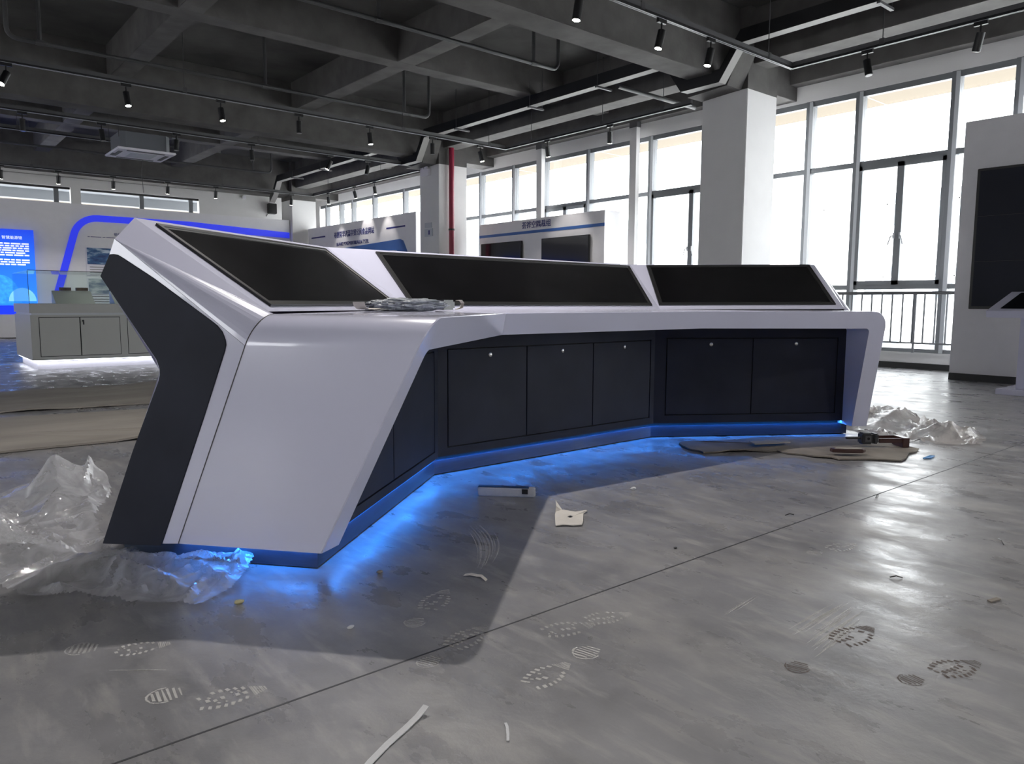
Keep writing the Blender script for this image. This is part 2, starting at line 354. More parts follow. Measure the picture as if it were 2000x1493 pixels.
# slender free-standing posts by the windows
for y, lab in ((9.9, 'slim white square post at the window nearer the big column'), (12.65, 'slim white square post at the window nearer the red pipe')):
    p = MB().box((11.42, y, 0), (11.52, y+.17, 4.36)).build('post', M['wall']); tag(p, lab, 'post', 'slim white posts by the windows')
    MB().box((11.41, y-.01, 4.36), (11.53, y+.18, 4.47)).build('bracket', M['chan'], p)

# outside
MB_ = MB().box((11.95, -8, 4.35), (13.38, 27, 4.50)); sof = MB_.build('trim_3', M['soff']); struct(sof)
for y in range(-6, 27, 3): MB().box((11.96, y, 4.347), (13.36, y+.02, 4.351)).build('seam', M['cream'], sof)
gr = MB().box((12, -60, -4.2), (90, 120, -4.0)).build('floor_outside', M['ground']); struct(gr)
ob = empty('office_building', (42, 8, -4)); tag(ob, 'pale sunlit office building across the yard seen through the windows', 'building')
def obp(mb, n, m):
    o = mb.build(n, m); o.parent = ob; o.matrix_parent_inverse = Matrix.Translation((-42, -8, 4)); return o
obp(MB().box((42, -20, -4), (54, 75, 8.2)), 'facade', M['outb'])
obp(MB().box((41.6, -20, 8.2), (54, 75, 8.6)), 'parapet', M['outb'])
for fz in (-2.6, 1.3, 5.2):
    for k in range(26):
        y = -18+k*3.55
        o = obp(MB().box((41.9, y, fz), (42.05, y+2.0, fz+1.7)), 'window', M['outw'])
        MB().box((41.86, y+.96, fz), (41.9, y+1.04, fz+1.7)).box((41.86, y, fz+1.1), (41.9, y+2, fz+1.17)).build('window_bar', M['outb'], o)

# ------------------------------------------------------------------ ceiling services
def run(name, pts, label, group='grey sprinkler pipes under the ceiling', r=.03, drops=(), cat='pipe'):
    t = MB().tube(arc_path(pts, .12, 4), r, 10).build(name, M['pipe'], smooth=40); tag(t, label, cat, group)
    for (x, y, z0, z1) in drops:
        MB().tube([(x, y, z0), (x, y, z1)], r*.9, 8).build('branch_pipe', M['pipe'], t, smooth=40)
        MB().tube([(x-.05, y, z0), (x+.05, y, z0)], r*1.3, 8).build('coupling', M['pipe'], t, smooth=40)
    return t
run('sprinkler_pipe', [(-2.5, 9, ZS), (-2.5, 9, 4.635), (8.46, 9, 4.635), (8.46, 9, 5.29)], 'long grey pipe turning up at its end beside the broad beam', drops=((7.94, 9, 4.635, 5.3), (5.22, 9, 4.635, 5.3), (1.0, 9, 4.635, 5.3)))
run('sprinkler_pipe', [(1.50, 12.5, ZS), (1.50, 12.5, 4.505), (8.335, 12.5, 4.505), (8.335, 12.5, 5.29)], 'grey pipe with both ends turned up above the lit spotlights', drops=((1.884, 12.5, 4.505, 5.3), (5.09, 12.5, 4.505, 5.3), (7.78, 12.5, 4.505, 5.3)))
run('sprinkler_pipe', [(-2, 20.3, 4.44), (8.36, 20.3, 4.44), (8.36, 20.3, 5.29)], 'thin grey pipe turned up near the black wall speaker', drops=((7.86, 20.3, 4.44, 5.3),), r=.028)
run('sprinkler_pipe', [(8.95, 8.16, 4.30), (10.9, 8.16, 4.30)], 'short grey pipe crossing beneath the window beam', r=.035)

def track(name, a, b, label, rods):
    a, b = Vector(a), Vector(b); t = empty(name, a); tag(t, label, 'track')
    d = (b-a); n = Vector((-d.y, d.x, 0)).normalized(); inv = Matrix.Translation(-a)
    def P(mb, nm, m):
        o = mb.build(nm, m); o.parent = t; o.matrix_parent_inverse = inv; return o
    P(MB().obox(a-n*.025+Vector((0, 0, .03)), d, n*.05, (0, 0, .05)), 'steel_channel', M['chan'])
    P(MB().obox(a-n*.018, d, n*.036, (0, 0, .03)), 'conductor_rail', M['rail'])
    P(MB().obox(a-n*.020-Vector((0, 0, .002)), d, n*.006, (0, 0, .004)), 'rail_lip', M['alul'])
    P(MB().obox(a+n*.014-Vector((0, 0, .002)), d, n*.006, (0, 0, .004)), 'rail_lip', M['alul'])
    for q in rods:
        p = a+d.normalized()*q
        P(MB().tube([(p.x, p.y, p.z+.06), (p.x, p.y, ZS)], .006, 6).obox(p+Vector((-.03, -.03, .02)), (.06, 0, 0), (0, .06, 0), (0, 0, .07)), 'hanger_rod', M['pipe'])
ZT = 4.1
track('lighting_track', (-5, 5.6, ZT), (9.6, 5.6, ZT), 'nearest black lighting track crossing to the big column', (3.5, 7.5, 11.49, 14.0))
track('lighting_track', (9.58, 5.6, ZT), (9.58, -4, ZT), 'black lighting track running along the windows in front of the big column', (1.2, 4, 7))
track('lighting_track', (-5, 12.27, ZT), (10.1, 12.27, ZT), 'black lighting track with four lit spotlights above the console', (2, 5, 8.72, 12.6, 14.63))
track('lighting_track', (10.07, 12.27, ZT), (10.07, 7.6, ZT), 'black lighting track along the windows between the two columns', (.8, 2.73, 4.1))
track('lighting_track', (-5, 15.2, ZT), (9.95, 15.2, ZT), 'black lighting track passing the air conditioner cassette', (2, 6, 11, 13.5))
track('lighting_track', (-5, 21.42, ZT), (10.1, 21.42, ZT), 'farthest black lighting track along the blue-striped wall', (3, 7.9, 12.4))
track('lighting_track', (10.1, 21.42, ZT), (10.1, 15.6, ZT), 'black lighting track along the windows beyond the red pipe', (1, 4))
track('lighting_track', (-3, 17.7, 4.25), (4.1, 17.7, 4.25), 'short black track ending beside the air conditioner cassette', (2, 5.2))

def lamp_meshes():
    d = {}
    def keep(mb, n, m, **k):
        o = mb.build(n, m, **k); me = o.data; bpy.data.objects.remove(o); d[n] = me
    keep(MB().box((-.07, -.017, -.045), (.07, .017, 0)), 'adapter', M['lampb'])
    keep(MB().tube([(0, 0, -.045), (0, 0, -.125)], .010, 8), 'stem', M['lampb'])
    keep(MB().tube([(0, 0, .03), (0, 0, .028), (0, 0, -.17), (0, 0, -.172)], [.040, .045, .045, .040], 20), 'lamp_body', M['lampb'], smooth=40)
    keep(MB().tube([(0, 0, -.166), (0, 0, -.174)], .038, 20), 'lens', M['lit'])
    d['lens_off'] = d['lens'].copy(); d['lens_off'].materials.clear(); d['lens_off'].materials.append(M['unlit'])
    return d
LM = lamp_meshes()
def spot(x, y, along, lit, tilt, az, label, group, z=ZT, power=60, cone=62):
    e = empty('track_spotlight', (x, y, z)); tag(e, label, 'spotlight', group); e.rotation_euler = (0, 0, 0 if along == 'x' else PI/2)
    link('adapter', LM['adapter'], None, e); link('stem', LM['stem'], None, e)
    b = link('lamp_body', LM['lamp_body'], None, e); b.location = (0, 0, -.15)
    a2 = az-(0 if along == 'x' else PI/2)
    ax = Vector((-math.sin(a2), math.cos(a2), 0)); b.rotation_euler = Matrix.Rotation(-tilt, 3, ax).to_euler()
    link('lens', LM['lens'] if lit else LM['lens_off'], None, b)
    if lit:
        ld = bpy.data.lights.new('spot_beam', 'SPOT'); ld.energy = power; ld.spot_size = math.radians(cone); ld.spot_blend = .6; ld.shadow_soft_size = .03
        ld.color = (1, .96, .91); lo = bpy.data.objects.new('spot_beam', ld); C.objects.link(lo); lo.parent = b; lo.location = (0, 0, -.185)
R = math.radians
G1 = 'spotlights on the nearest track'
track('lighting_track', (-4, 3.9, ZT), (3.6, 3.9, ZT), 'short lighting track directly above the console left section', (1, 4, 7))
track('lighting_track', (-5, -1.0, ZT+.1), (9.4, -1.0, ZT+.1), 'added lighting track behind the viewer for unseen fill spotlights', (2, 6, 10, 13))  # unseen track, added to carry the fill lamps below
spot(2.3, 3.9, 'x', 1, R(4), R(270), 'lit spotlight right above the console middle corner', 'spotlights above the viewer', power=330, cone=125)
for x in (-2.6, 1.2, 5.0, 8.2):  # unseen fill lamps, added to brighten the foreground floor
    spot(x, -1.0, 'x', 1, R(2), R(90), 'added fill spotlight %s on the track behind the viewer' % {-2.6: 'farthest from the windows', 1.2: 'second from the unlit end', 5.0: 'third', 8.2: 'nearest the windows'}[x], 'spotlights above the viewer', z=ZT+.1, power=130, cone=120)
for x, t, lab in ((5.54, 8, 'lit spotlight at the top edge, leftmost lit one of the nearest track'), (6.84, 12, 'lit black spotlight in front of the broad grey beam'), (7.76, 12, 'lit black spotlight just beside the white-and-black column head')):
    spot(x, 5.6, 'x', 1, R(t), R(150), lab, G1, power=90)
spot(9.58, 4.58, 'y', 0, R(14), R(250), 'unlit black spotlight right of the big column head', 'spotlights on the window track')
spot(9.58, 3.32, 'y', 0, R(16), R(60), 'unlit black spotlight at the top right by the windows', 'spotlights on the window track')
G2 = 'spotlights on the second track'
for x, lit, t, az, lab in ((1.44, 1, 30, 215, 'lit spotlight tilted to the left, first on the second track'), (2.90, 1, 10, 300, 'bright lit spotlight over the air conditioner cassette'), (4.26, 1, 10, 300, 'bright lit spotlight, second one from the cassette'),
                           (5.56, 0, 0, 0, 'unlit spotlight hanging straight between two lit ones'), (6.90, 1, 6, 320, 'lit spotlight before the large dark beam face'), (8.26, 0, 0, 0, 'unlit spotlight by the bent cable tray'), (9.41, 1, 14, 320, 'dimly lit spotlight at the right of the red pipe')):
    spot(x, 12.27, 'x', lit, R(t), R(az), lab, G2, power=70)
G3 = 'spotlights on the track between the columns'
spot(10.07, 10.99, 'y', 1, R(16), R(20), 'dark spotlight beside the slim post nearer the red pipe', G3)
spot(10.07, 9.35, 'y', 1, R(16), R(40), 'dark spotlight at the slim post nearer the big column', G3)
G4 = 'spotlights on the cassette track'
for x, lit, t, az, lab in ((1.97, 0, 0, 0, 'unlit spotlight left of the cassette, hanging straight'), (3.16, 0, 8, 300, 'unlit spotlight just left of the cassette casing'), (4.43, 0, 5, 200, 'unlit spotlight just right of the cassette casing'),
                           (5.86, 0, 3, 320, 'unlit spotlight in the dark bay right of the cassette'), (7.58, 1, 25, 150, 'lit spotlight tilted over a pale ceiling bar'), (8.49, 0, 14, 190, 'unlit tilted spotlight near the column with the sign')):
    spot(x, 15.2, 'x', lit, R(t), R(az), lab, G4, power=50)
G5 = 'spotlights on the far wall track'
for x, lab in ((2.28, 'far dark spotlight at the left edge above the high window'), (3.45, 'far dark spotlight over the left part of the high window'), (4.66, 'far dark spotlight over the pier of the high window'), (5.97, 'far dark spotlight over the right part of the high window'),
               (7.22, 'far dark spotlight over the right end of the high window'), (9.41, 'far dark spotlight right of the black wall speaker')):
    spot(x, 21.42, 'x', 1, R(12), R(90), lab, G5, power=55, cone=70)
G6 = 'spotlights on the track beyond the red pipe'
for y, t, lab in ((20.43, 4, 'dark spotlight at the far window corner'), (18.85, 16, 'dark tilted spotlight, middle of the three beyond the column sign'), (17.75, 8, 'dark spotlight nearest the column sign')):
    spot(10.1, y, 'y', 1, R(t), R(0), lab, G6, power=45)

# cable tray: runs along the windows, ducking beneath the main beams
def tray():
    t = empty('cable_tray', (9.47, 0, 4.55)); tag(t, 'black cable tray with pale underside bending down beneath each beam', 'cable tray')
    inv = Matrix.Translation((-9.47, 0, -4.55))
    prof = []
    y = -5.0; prof.append((y, 4.56))
    for yb in (6.71, 14.68):
        prof += [(yb-.45, 4.56), (yb-.12, 4.10), (yb+.55, 4.10), (yb+.88, 4.56)]
    prof += [(22.3, 4.56), (22.6, 4.2), (22.9, 4.0)]
    for i in range(len(prof)-1):
        (ya, za), (yb_, zb) = prof[i], prof[i+1]
        d = Vector((0, yb_-ya, zb-za)); upv = Vector((0, 0, .18))
        o = MB().obox((9.35, ya, za), d, (.16, 0, 0), (0, 0, .004)).build('tray_base', M['trayb'], t); o.matrix_parent_inverse = inv
        o = MB().obox((9.345, ya, za), d, (.006, 0, 0), upv).obox((9.505, ya, za), d, (.006, 0, 0), upv).build('tray_side', M['rail'], t); o.matrix_parent_inverse = inv
    for y in (1.6, 4.3, 8.9, 10.6, 12.9, 17.2, 19.2, 21.0):
        o = MB().box((9.25, y, 4.50), (9.62, y+.045, 4.53)).tube([(9.28, y+.02, 4.53), (9.28, y+.02, ZS)], .006, 6).tube([(9.59, y+.02, 4.53), (9.59, y+.02, ZS)], .006, 6).build('tray_bracket', M['chan'], t); o.matrix_parent_inverse = inv
tray()
# bent duct pieces where the tray meets the columns
for yb in (6.54, 14.61):
    d = MB().prism([(9.62, yb-.15, 4.62), (9.62, yb+.1, 4.12), (9.62, yb+.8, 4.08), (9.62, yb+.8, 4.20), (9.62, yb+.2, 4.25), (9.62, yb+.05, 4.62)], (.36, 0, 0)).build('duct_elbow', M['black'])
    tag(d, 'black sheet duct elbow on the %s column head' % ('big near' if yb < 10 else 'farther'), 'duct')
MB_ = None

# cassette air conditioner
ac = empty('air_conditioner', (3.95, 15.9, 3.75)); tag(ac, 'ceiling cassette air conditioner with white grille and grey casing', 'air conditioner')
def acp(mb, n, m, **k):
    o = mb.build(n, m, **k); o.parent = ac; o.matrix_parent_inverse = Matrix.Translation((-3.95, -15.9, -3.75)); return o
acp(MB().box((3.44, 15.35, 3.72), (4.46, 16.40, 3.76)), 'grille_panel', M['acw'], bevel=.012)
acp(MB().box((3.72, 15.62, 3.712), (4.18, 16.12, 3.722)), 'intake_grille', M['alul'])
for a, b in (((3.62, 15.43), (4.28, 15.50)), ((3.62, 16.25), (4.28, 16.32)), ((3.51, 15.6), (3.58, 16.15)), ((4.32, 15.6), (4.39, 16.15))):
    acp(MB().box((a[0], a[1], 3.713), (b[0], b[1], 3.722)), 'air_vane', M['chan'])
acp(MB().box((3.47, 15.9, 3.712), (3.53, 16.1, 3.722)), 'receiver', M['rail'])
acp(MB().prism([(3.52, 15.50, 3.76), (3.60, 15.42, 3.76), (4.30, 15.42, 3.76), (4.38, 15.50, 3.76), (4.38, 16.24, 3.76), (4.30, 16.32, 3.76), (3.60, 16.32, 3.76), (3.52, 16.24, 3.76)], (0, 0, .30)), 'casing', M['acm'])
acp(MB().tube([(4.38, 15.8, 3.95), (4.6, 15.8, 3.95), (4.6, 15.8, 4.2)], .02, 8), 'refrigerant_pipe', M['pipe'])
acp(MB().tube(arc_path([(4.1, 16.3, 3.75), (4.1, 16.45, 3.5), (4.12, 16.45, 3.1)], .1), .006, 6), 'loose_cable', M['pipe'])
for x, y in ((3.5, 15.48), (4.42, 15.48), (3.5, 16.26), (4.42, 16.26)): acp(MB().tube([(x, y, 3.95), (x, y, ZS)], .007, 6), 'hanger_rod', M['pipe'])
# smoke detector
sd = MB().tube([(5.0, 9.6, ZS), (5.0, 9.6, ZS-.04), (5.0, 9.6, ZS-.06)], [.06, .06, .03], 12).build('smoke_detector', M['acw'], smooth=50); tag(sd, 'small round smoke detector on the dark ceiling slab', 'detector')

# red riser pipe and things on the column
rp = MB().tube([(10.28, 14.5, 0), (10.28, 14.5, ZS)], .062, 16).build('riser_pipe', M['red'], smooth=40); tag(rp, 'dark red riser pipe in front of the farther column', 'pipe')
MB().tube([(10.28, 14.5, 2.62), (10.28, 14.5, 2.66)], .075, 16).build('pipe_clamp', M['rail'], rp)
MB().tube([(10.28, 14.5, 5.2), (10.28, 14.5, 5.26)], .085, 16).build('pipe_collar', M['rail'], rp)
em = MB().box((9.93, 14.95, 3.90), (10.0, 15.28, 4.06)).build('emergency_light', M['acw'], bevel=.008); tag(em, 'white twin-head emergency light high on the farther column', 'emergency light')
for y in (15.04, 15.20): MB().tube([(9.99, y, 4.13), (9.95, y, 4.13), (9.90, y, 4.11)], [.03, .06, .065], 14).build('lamp_head', M['acw'], em, smooth=40)
sg = MB().box((9.985, 14.86, 2.50), (9.998, 15.20, 2.68)).box((9.985, 14.9, 2.70), (9.998, 15.19, 2.82)).build('notice', M['alul']); tag(sg, 'small grey notice plate on the side of the farther column', 'notice')
MB().box((9.982, 14.98, 2.54), (9.985, 15.03, 2.64)).build('symbol', M['ink'], sg)
sp = MB().box((10.0, 24.55, 3.86), (10.27, 24.75, 4.2)).build('wall_speaker', M['lampb'], bevel=.015); tag(sp, 'black box speaker high on the far wall', 'speaker')
MB().tube([(10.03, 24.78, 3.86), (9.98, 24.78, 3.78)], .012, 6).build('cable', M['rail'], sp)
MB().box((9.2, 24.72, 4.28), (9.3, 24.8, 4.38)).build('junction_box', M['acw'], wf)

# ------------------------------------------------------------------ display walls
# far partition with blue band
pt = MB().box((-6.9, 22.9, 0), (9.98, 23.25, 3.5)).build('display_partition', M['board']); tag(pt, 'long white exhibition wall with a raised blue band', 'display wall')
MB().box((-6.9, 22.885, 0), (9.98, 22.9, .09)).build('skirting', M['base'], pt)
def band(pts, w, m, name, y0=22.9, t=.03):
    """ribbon of width w following a rounded path drawn on the wall"""
    path = arc_path([(x, 0, z) for x, z in pts], .45, 8); L_ = []; Rr = []
    for i, p in enumerate(path):
        d = (path[min(i+1, len(path)-1)]-path[max(i-1, 0)]).normalized(); n = Vector((-d.z, 0, d.x)); L_.append(p+n*w/2); Rr.append(p-n*w/2)
    rows = [[(q.x, y0, q.z) for q in L_], [(q.x, y0-t, q.z) for q in L_], [(q.x, y0-t, q.z) for q in Rr], [(q.x, y0, q.z) for q in Rr]]
    return MB().loft(rows, close=True).build(name, m, pt)
band([(3.45, .9), (4.10, 3.15), (6.95, 3.15)], .17, M['stripe'], 'blue_band')
MB().prism([(6.94, 22.87, 3.235), (9.95, 22.87, 3.11), (9.95, 22.87, 2.94), (8.6, 22.87, 2.97), (6.94, 22.87, 3.065)], (0, .03, 0)).build('blue_wedge', M['stripe'], pt)
text('铝业工', .085, (4.93, 22.89, 2.72), '-Y', M['ink'], pt)
for x0_, x1_ in ((4.29, 4.34), (4.36, 4.62), (4.65, 4.72), (4.74, 4.95)): MB().box((x0_, 22.892, 2.648), (x1_, 22.9, 2.662)).build('text_line', M['ink'], pt)
# pictures on the wall
def picture_mat(name, c0, c1, c2):
    m = bpy.data.materials.new(name); m.use_nodes = True; nt = m.node_tree; b = nt.nodes['Principled BSDF']
    tc = nt.nodes.new('ShaderNodeTexCoord'); mp = nt.nodes.new('ShaderNodeMapping'); mp.inputs['Scale'].default_value = (1.5, 1, 5)
    n = nt.nodes.new('ShaderNodeTexNoise'); n.inputs['Scale'].default_value = 2.2; n.inputs['Detail'].default_value = 7
    r = nt.nodes.new('ShaderNodeValToRGB'); r.color_ramp.elements[0].position = .35; r.color_ramp.elements[1].position = .65
    r.color_ramp.elements[0].color = (*c0, 1); r.color_ramp.elements[1].color = (*c2, 1); e = r.color_ramp.elements.new(.5); e.color = (*c1, 1)
    nt.links.new(tc.outputs['Object'], mp.inputs[0]); nt.links.new(mp.outputs[0], n.inputs[0]); nt.links.new(n.outputs[0], r.inputs[0]); nt.links.new(r.outputs[0], b.inputs['Base Color'])
    return m
PM1 = picture_mat('sea_picture', (.02, .05, .16), (.05, .14, .3), (.55, .65, .75)); PM2 = picture_mat('pale_picture', (.15, .2, .3), (.4, .45, .5), (.7, .72, .75))
for z0, z1, pm, lab in ((1.92, 2.36, PM1, 'blue seascape picture panel on the white exhibition wall'), (1.13, 1.54, PM2, 'pale grey picture panel below the seascape')):
    p = MB().box((4.25, 22.86, z0), (5.9, 22.9, z1)).build('picture_panel', pm); tag(p, lab, 'picture')
    MB().box((4.22, 22.88, z0-.30), (5.93, 22.899, z1+.02)).build('backing_sheet', M['acw'], p)
    for k in range(3): MB().box((4.3, 22.872, z0-.08-.07*k), (5.0+.25*k, 22.88, z0-.065-.07*k)).build('caption_line', M['chan'], p)
# blue information panel at the left
bm_ = bpy.data.materials.new('blue_lightbox'); bm_.use_nodes = True; nt = bm_.node_tree; b = nt.nodes['Principled BSDF']
tc = nt.nodes.new('ShaderNodeTexCoord'); sx = nt.nodes.new('ShaderNodeSeparateXYZ'); nt.links.new(tc.outputs['Object'], sx.inputs[0])
mr = nt.nodes.new('ShaderNodeMapRange'); mr.inputs[1].default_value = .85; mr.inputs[2].default_value = 2.72; nt.links.new(sx.outputs[2], mr.inputs[0])
r = nt.nodes.new('ShaderNodeValToRGB'); r.color_ramp.elements[0].color = (.02, .22, .85, 1); r.color_ramp.elements[1].color = (.01, .05, .60, 1); nt.links.new(mr.outputs[0], r.inputs[0])
nt.links.new(r.outputs[0], b.inputs['Base Color']); nt.links.new(r.outputs[0], b.inputs['Emission Color']); b.inputs['Emission Strength'].default_value = 1.0
ip = MB().box((-1.4, 22.78, .82), (3.04, 22.9, 2.73)).build('information_panel', bm_); tag(ip, 'glowing blue information panel with white text and a globe', 'panel')
text('智慧能源馆', .088, (2.35, 22.776, 2.49), '-Y', M['white'], ip)
random.seed(4)
for row in range(9):
    z = 2.355-row*.058-(.06 if row > 5 else 0); x = 1.9+random.uniform(0, .3)
    while x < 2.84:
        wd = min(random.uniform(.05, .22), 2.92-x)
        MB().box((x, 22.774, z), (x+wd, 22.782, z+.034)).build('text_line', M['white'], ip); x += wd+.025
MB().prism([(2.28+.42*math.cos(PI*i/16), 22.774, .86+.72*math.sin(PI*i/16)) for i in range(17)], (0, .01, 0)).build('globe', mat('globe_print', (.05, .35, .75), .5, var=.6, vscale=9, emit=(.03, .3, .8), estr=.8), ip)
MB().prism([(2.72+.30*math.cos(PI*i/16), 22.768, .92+.34*math.sin(PI*i/16)) for i in range(17)], (0, .01, 0)).build('pale_dome', mat('dome_print', (.3, .75, .85), .5, emit=(.25, .7, .85), estr=.6), ip)
lb = MB().box((-1.4, 22.3, .60), (3.0, 22.9, .81)).build('blue_ledge', mat('blue_ledge_glow', (.01, .03, .75), .4, emit=(.01, .04, .8), estr=.9)); tag(lb, 'bright blue ledge below the glowing information panel', 'ledge')  # ledge glow is put into its material as emission
lw_ = MB().box((-1.4, 22.25, .02), (3.2, 22.9, .59)).build('white_bench', M['board']); tag(lw_, 'low white plinth under the blue ledge', 'plinth')

# board 1 with two televisions, near the windows
b1 = MB().box((10.9, 10.22, 0), (11.38, 14.23, 2.765)).build('display_board', M['board'], bevel=.006); tag(b1, 'white free-standing display wall with two televisions and a blue stripe', 'display wall')
MB().box((10.894, 10.215, 2.455), (10.9, 14.235, 2.515)).build('blue_stripe', M['mid'], b1)
text('荟铧空隅裁组', .160, (10.896, 12.70, 2.58), '-X', M['ink'], b1, xs=.98)
for y0_, y1_, lab in ((12.65, 14.09, 'wall television on the left of the white display wall, half hidden'), (10.57, 11.98, 'wall television on the right of the white display wall')):
    tv = MB().box((10.83, y0_, 1.50), (10.88, y1_, 2.31)).build('television', M['bez'], bevel=.004); tag(tv, lab, 'television', 'televisions on the display wall')
    MB().box((10.826, y0_+.012, 1.53), (10.831, y1_-.012, 2.30)).build('screen', M['tvs'], tv)
    MB().box((10.88, y0_+.4, 1.7), (10.9, y1_-.4, 2.1)).build('wall_mount', M['rail'], tv)
# board 2, farther left
b2 = MB().box((10.5, 16.38, 0), (10.66, 22.7, 3.245)).build('display_board', M['board'], bevel=.006); tag(b2, 'white display wall with blue headline beyond the farther column', 'display wall')
text('布圈陪早鸿温亭贸公间食品网站', .20, (10.496, 20.90, 2.86), '-X', M['ink'], b2, xs=.86)
text('BAANKE PTASEMORTIBILAALIA TYZEIL', .15, (10.496, 20.75, 2.60), '-X', M['ink'], b2, xs=.75)
for y0_, z_ in ((17.84, 2.92), (22.45, 2.94)): MB().box((10.494, y0_-.95, z_-.02), (10.5, y0_, z_+.02)).build('text_line', M['ink'], b2)
MB().prism([(10.49, y, z) for y, z in ((16.75, 2.2), (16.70, 1.0), (22.2, 1.0), (22.2, 2.35), (20.4, 2.52), (17.15, 2.60), (16.98, 2.55))], (.01, 0, 0)).build('blue_field', M['mid'], b2)
MB().box((10.40, 17.3, 2.25), (10.49, 18.1, 2.31)).build('shelf', M['acw'], b2)
# right display wall with big screen
rw = MB().box((10.4, 0.8, 0), (10.95, 3.70, 3.2)).build('display_board', M['board'], bevel=.006); tag(rw, 'tall white partition at the right holding a large black screen', 'display wall')
MB().box((10.388, 0.8, 0), (10.4, 3.70, .088)).build('skirting', M['base'], rw)
bs = MB().box((10.33, 1.05, .90), (10.4, 3.505, 2.60)).build('video_wall', M['bez'], bevel=.005); tag(bs, 'large black video wall on the right partition', 'screen')
for i in range(3):
    for j in range(3):
        MB().box((10.322, 1.09+i*.795, .935+j*.546), (10.331, 1.09+i*.795+.790, .935+j*.546+.542)).build('screen_panel', M['vw'], bs)
# kiosk
kx, ky = 9.1, 2.72
kb = empty('touch_kiosk', (9.35, 2.2, 0)); tag(kb, 'white pedestal kiosk with sloping black touch screen at the right edge', 'kiosk')
def kp(mb, n, m, **k):
    o = mb.build(n, m, **k); o.parent = kb; o.matrix_parent_inverse = Matrix.Translation((-9.35, -2.2, 0)); return o
kp(MB().box((9.07, 1.45, 0), (9.75, 2.76, .06)), 'base_plate', M['gloss'], bevel=.004)
kp(MB().box((9.22, 1.7, .06), (9.50, 2.62, .84)), 'pedestal', M['gloss'], bevel=.004)
kp(MB().prism([(8.92, 1.35, .82), (9.75, 1.35, .86), (9.75, 1.35, 1.09), (9.66, 1.35, 1.10), (8.90, 1.35, .89)], (0, 1.50, 0)), 'screen_housing', M['gloss'], bevel=.004)
q0 = Vector((8.98, 0, .914)); q1 = Vector((9.60, 0, 1.084))
kp(MB().prism([(q0.x, 1.45, q0.z), (q0.x, 2.74, q0.z), (q1.x, 2.74, q1.z), (q1.x, 1.45, q1.z)], (-.0015, 0, .005)), 'touch_screen', M['scr'])

# display case at the left
dc = empty('display_case', (2.3, 12.8, 0)); tag(dc, 'grey museum display case with glass hood and lit plinth', 'display case')
def dp(mb, n, m, par=None, **k):
    o = mb.build(n, m, **k); o.parent = par or dc
    if par is None: o.matrix_parent_inverse = Matrix.Translation((-2.3, -12.8, 0))
    return o
dp(MB().box((1.56, 12.05, 0), (4.9, 13.50, .10)), 'plinth', M['acw'])
dp(MB().box((1.50, 11.985, .125), (4.96, 13.56, .745)), 'cabinet', M['case'])
dp(MB().box((1.52, 12.00, .112), (4.94, 12.03, .12)), 'led_strip', M['wled'])
dp(MB().box((1.515, 12.03, .112), (1.545, 13.5, .12)), 'led_strip', M['wled'])
dp(MB().box((1.52, 12.005, .745), (4.94, 13.54, .775)), 'shadow_gap', M['alul'])
dp(MB().box((1.495, 11.98, .775), (4.965, 13.565, .90)), 'top_tray', M['case'])
for x0_, x1_ in ((1.60, 2.09), (2.095, 2.60), (2.70, 3.19), (3.195, 3.69), (3.8, 4.29), (4.295, 4.79)):
    d_ = dp(MB().box((x0_+.004, 11.979, .18), (x1_-.004, 11.99, .71)), 'door', M['case'])
    dp(MB().box((x0_-.004, 11.9835, .172), (x1_+.004, 11.9855, .718)), 'door_gap', M['gap'])
lk = dp(MB().tube([(2.13, 11.96, .665), (2.13, 11.98, .665)], .012, 10), 'lock', M['lampb'])
dp(MB().box((2.125, 11.955, .61), (2.14, 11.962, .655)), 'key', M['lampb'])
dp(MB().box((1.50, 11.985, .90), (4.96, 11.993, 1.345)), 'glass_front', M['caseglass'])
dp(MB().box((1.50, 13.55, .90), (4.96, 13.558, 1.345)), 'glass_back', M['caseglass'])
dp(MB().box((1.50, 11.995, .90), (1.508, 13.548, 1.345)), 'glass_side', M['caseglass'])
dp(MB().box((4.952, 11.995, .90), (4.96, 13.548, 1.345)), 'glass_side', M['caseglass'])
dp(MB().box((1.50, 11.985, 1.347), (4.96, 13.558, 1.355)), 'glass_top', M['caseglass'])
dp(MB().box((1.498, 11.983, .90), (1.503, 11.99, 1.355)).box((1.5, 11.982, 1.350), (4.96, 11.986, 1.357)), 'glass_edge', M['rail'])
for x0_, x1_, zt, lab in ((1.86, 2.36, 1.02, 'grey wedge stand in the display case carrying two old volumes'), (2.62, 2.86, 1.02, 'small grey wedge stand in the display case near its middle'), (3.15, 3.5, .97, 'low grey wedge stand behind the console corner in the display case')):
    s_ = MB().prism([(x0_, 12.3, .901), (x0_+.02, 12.75, .901), (x0_+.02, 12.75, zt+.07), (x0_+.01, 12.68, zt+.07)], (x1_-x0_, 0, 0)).build('display_stand', M['case']); tag(s_, lab, 'stand', 'stands in the display case')
for x0_, x1_, lab in ((1.98, 2.12, 'dark old booklet at the left of the wedge stand'), (2.19, 2.34, 'reddish brown old booklet at the right of the wedge stand'), (2.64, 2.80, 'dark brown booklet on the small wedge stand')):
    s_ = MB().obox((x0_, 12.66, 1.092), (x1_-x0_, 0, 0), (0, .09, 0), (0, 0, .045)).build('booklet', M['brick']); tag(s_, lab, 'book', 'old booklets in the display case')
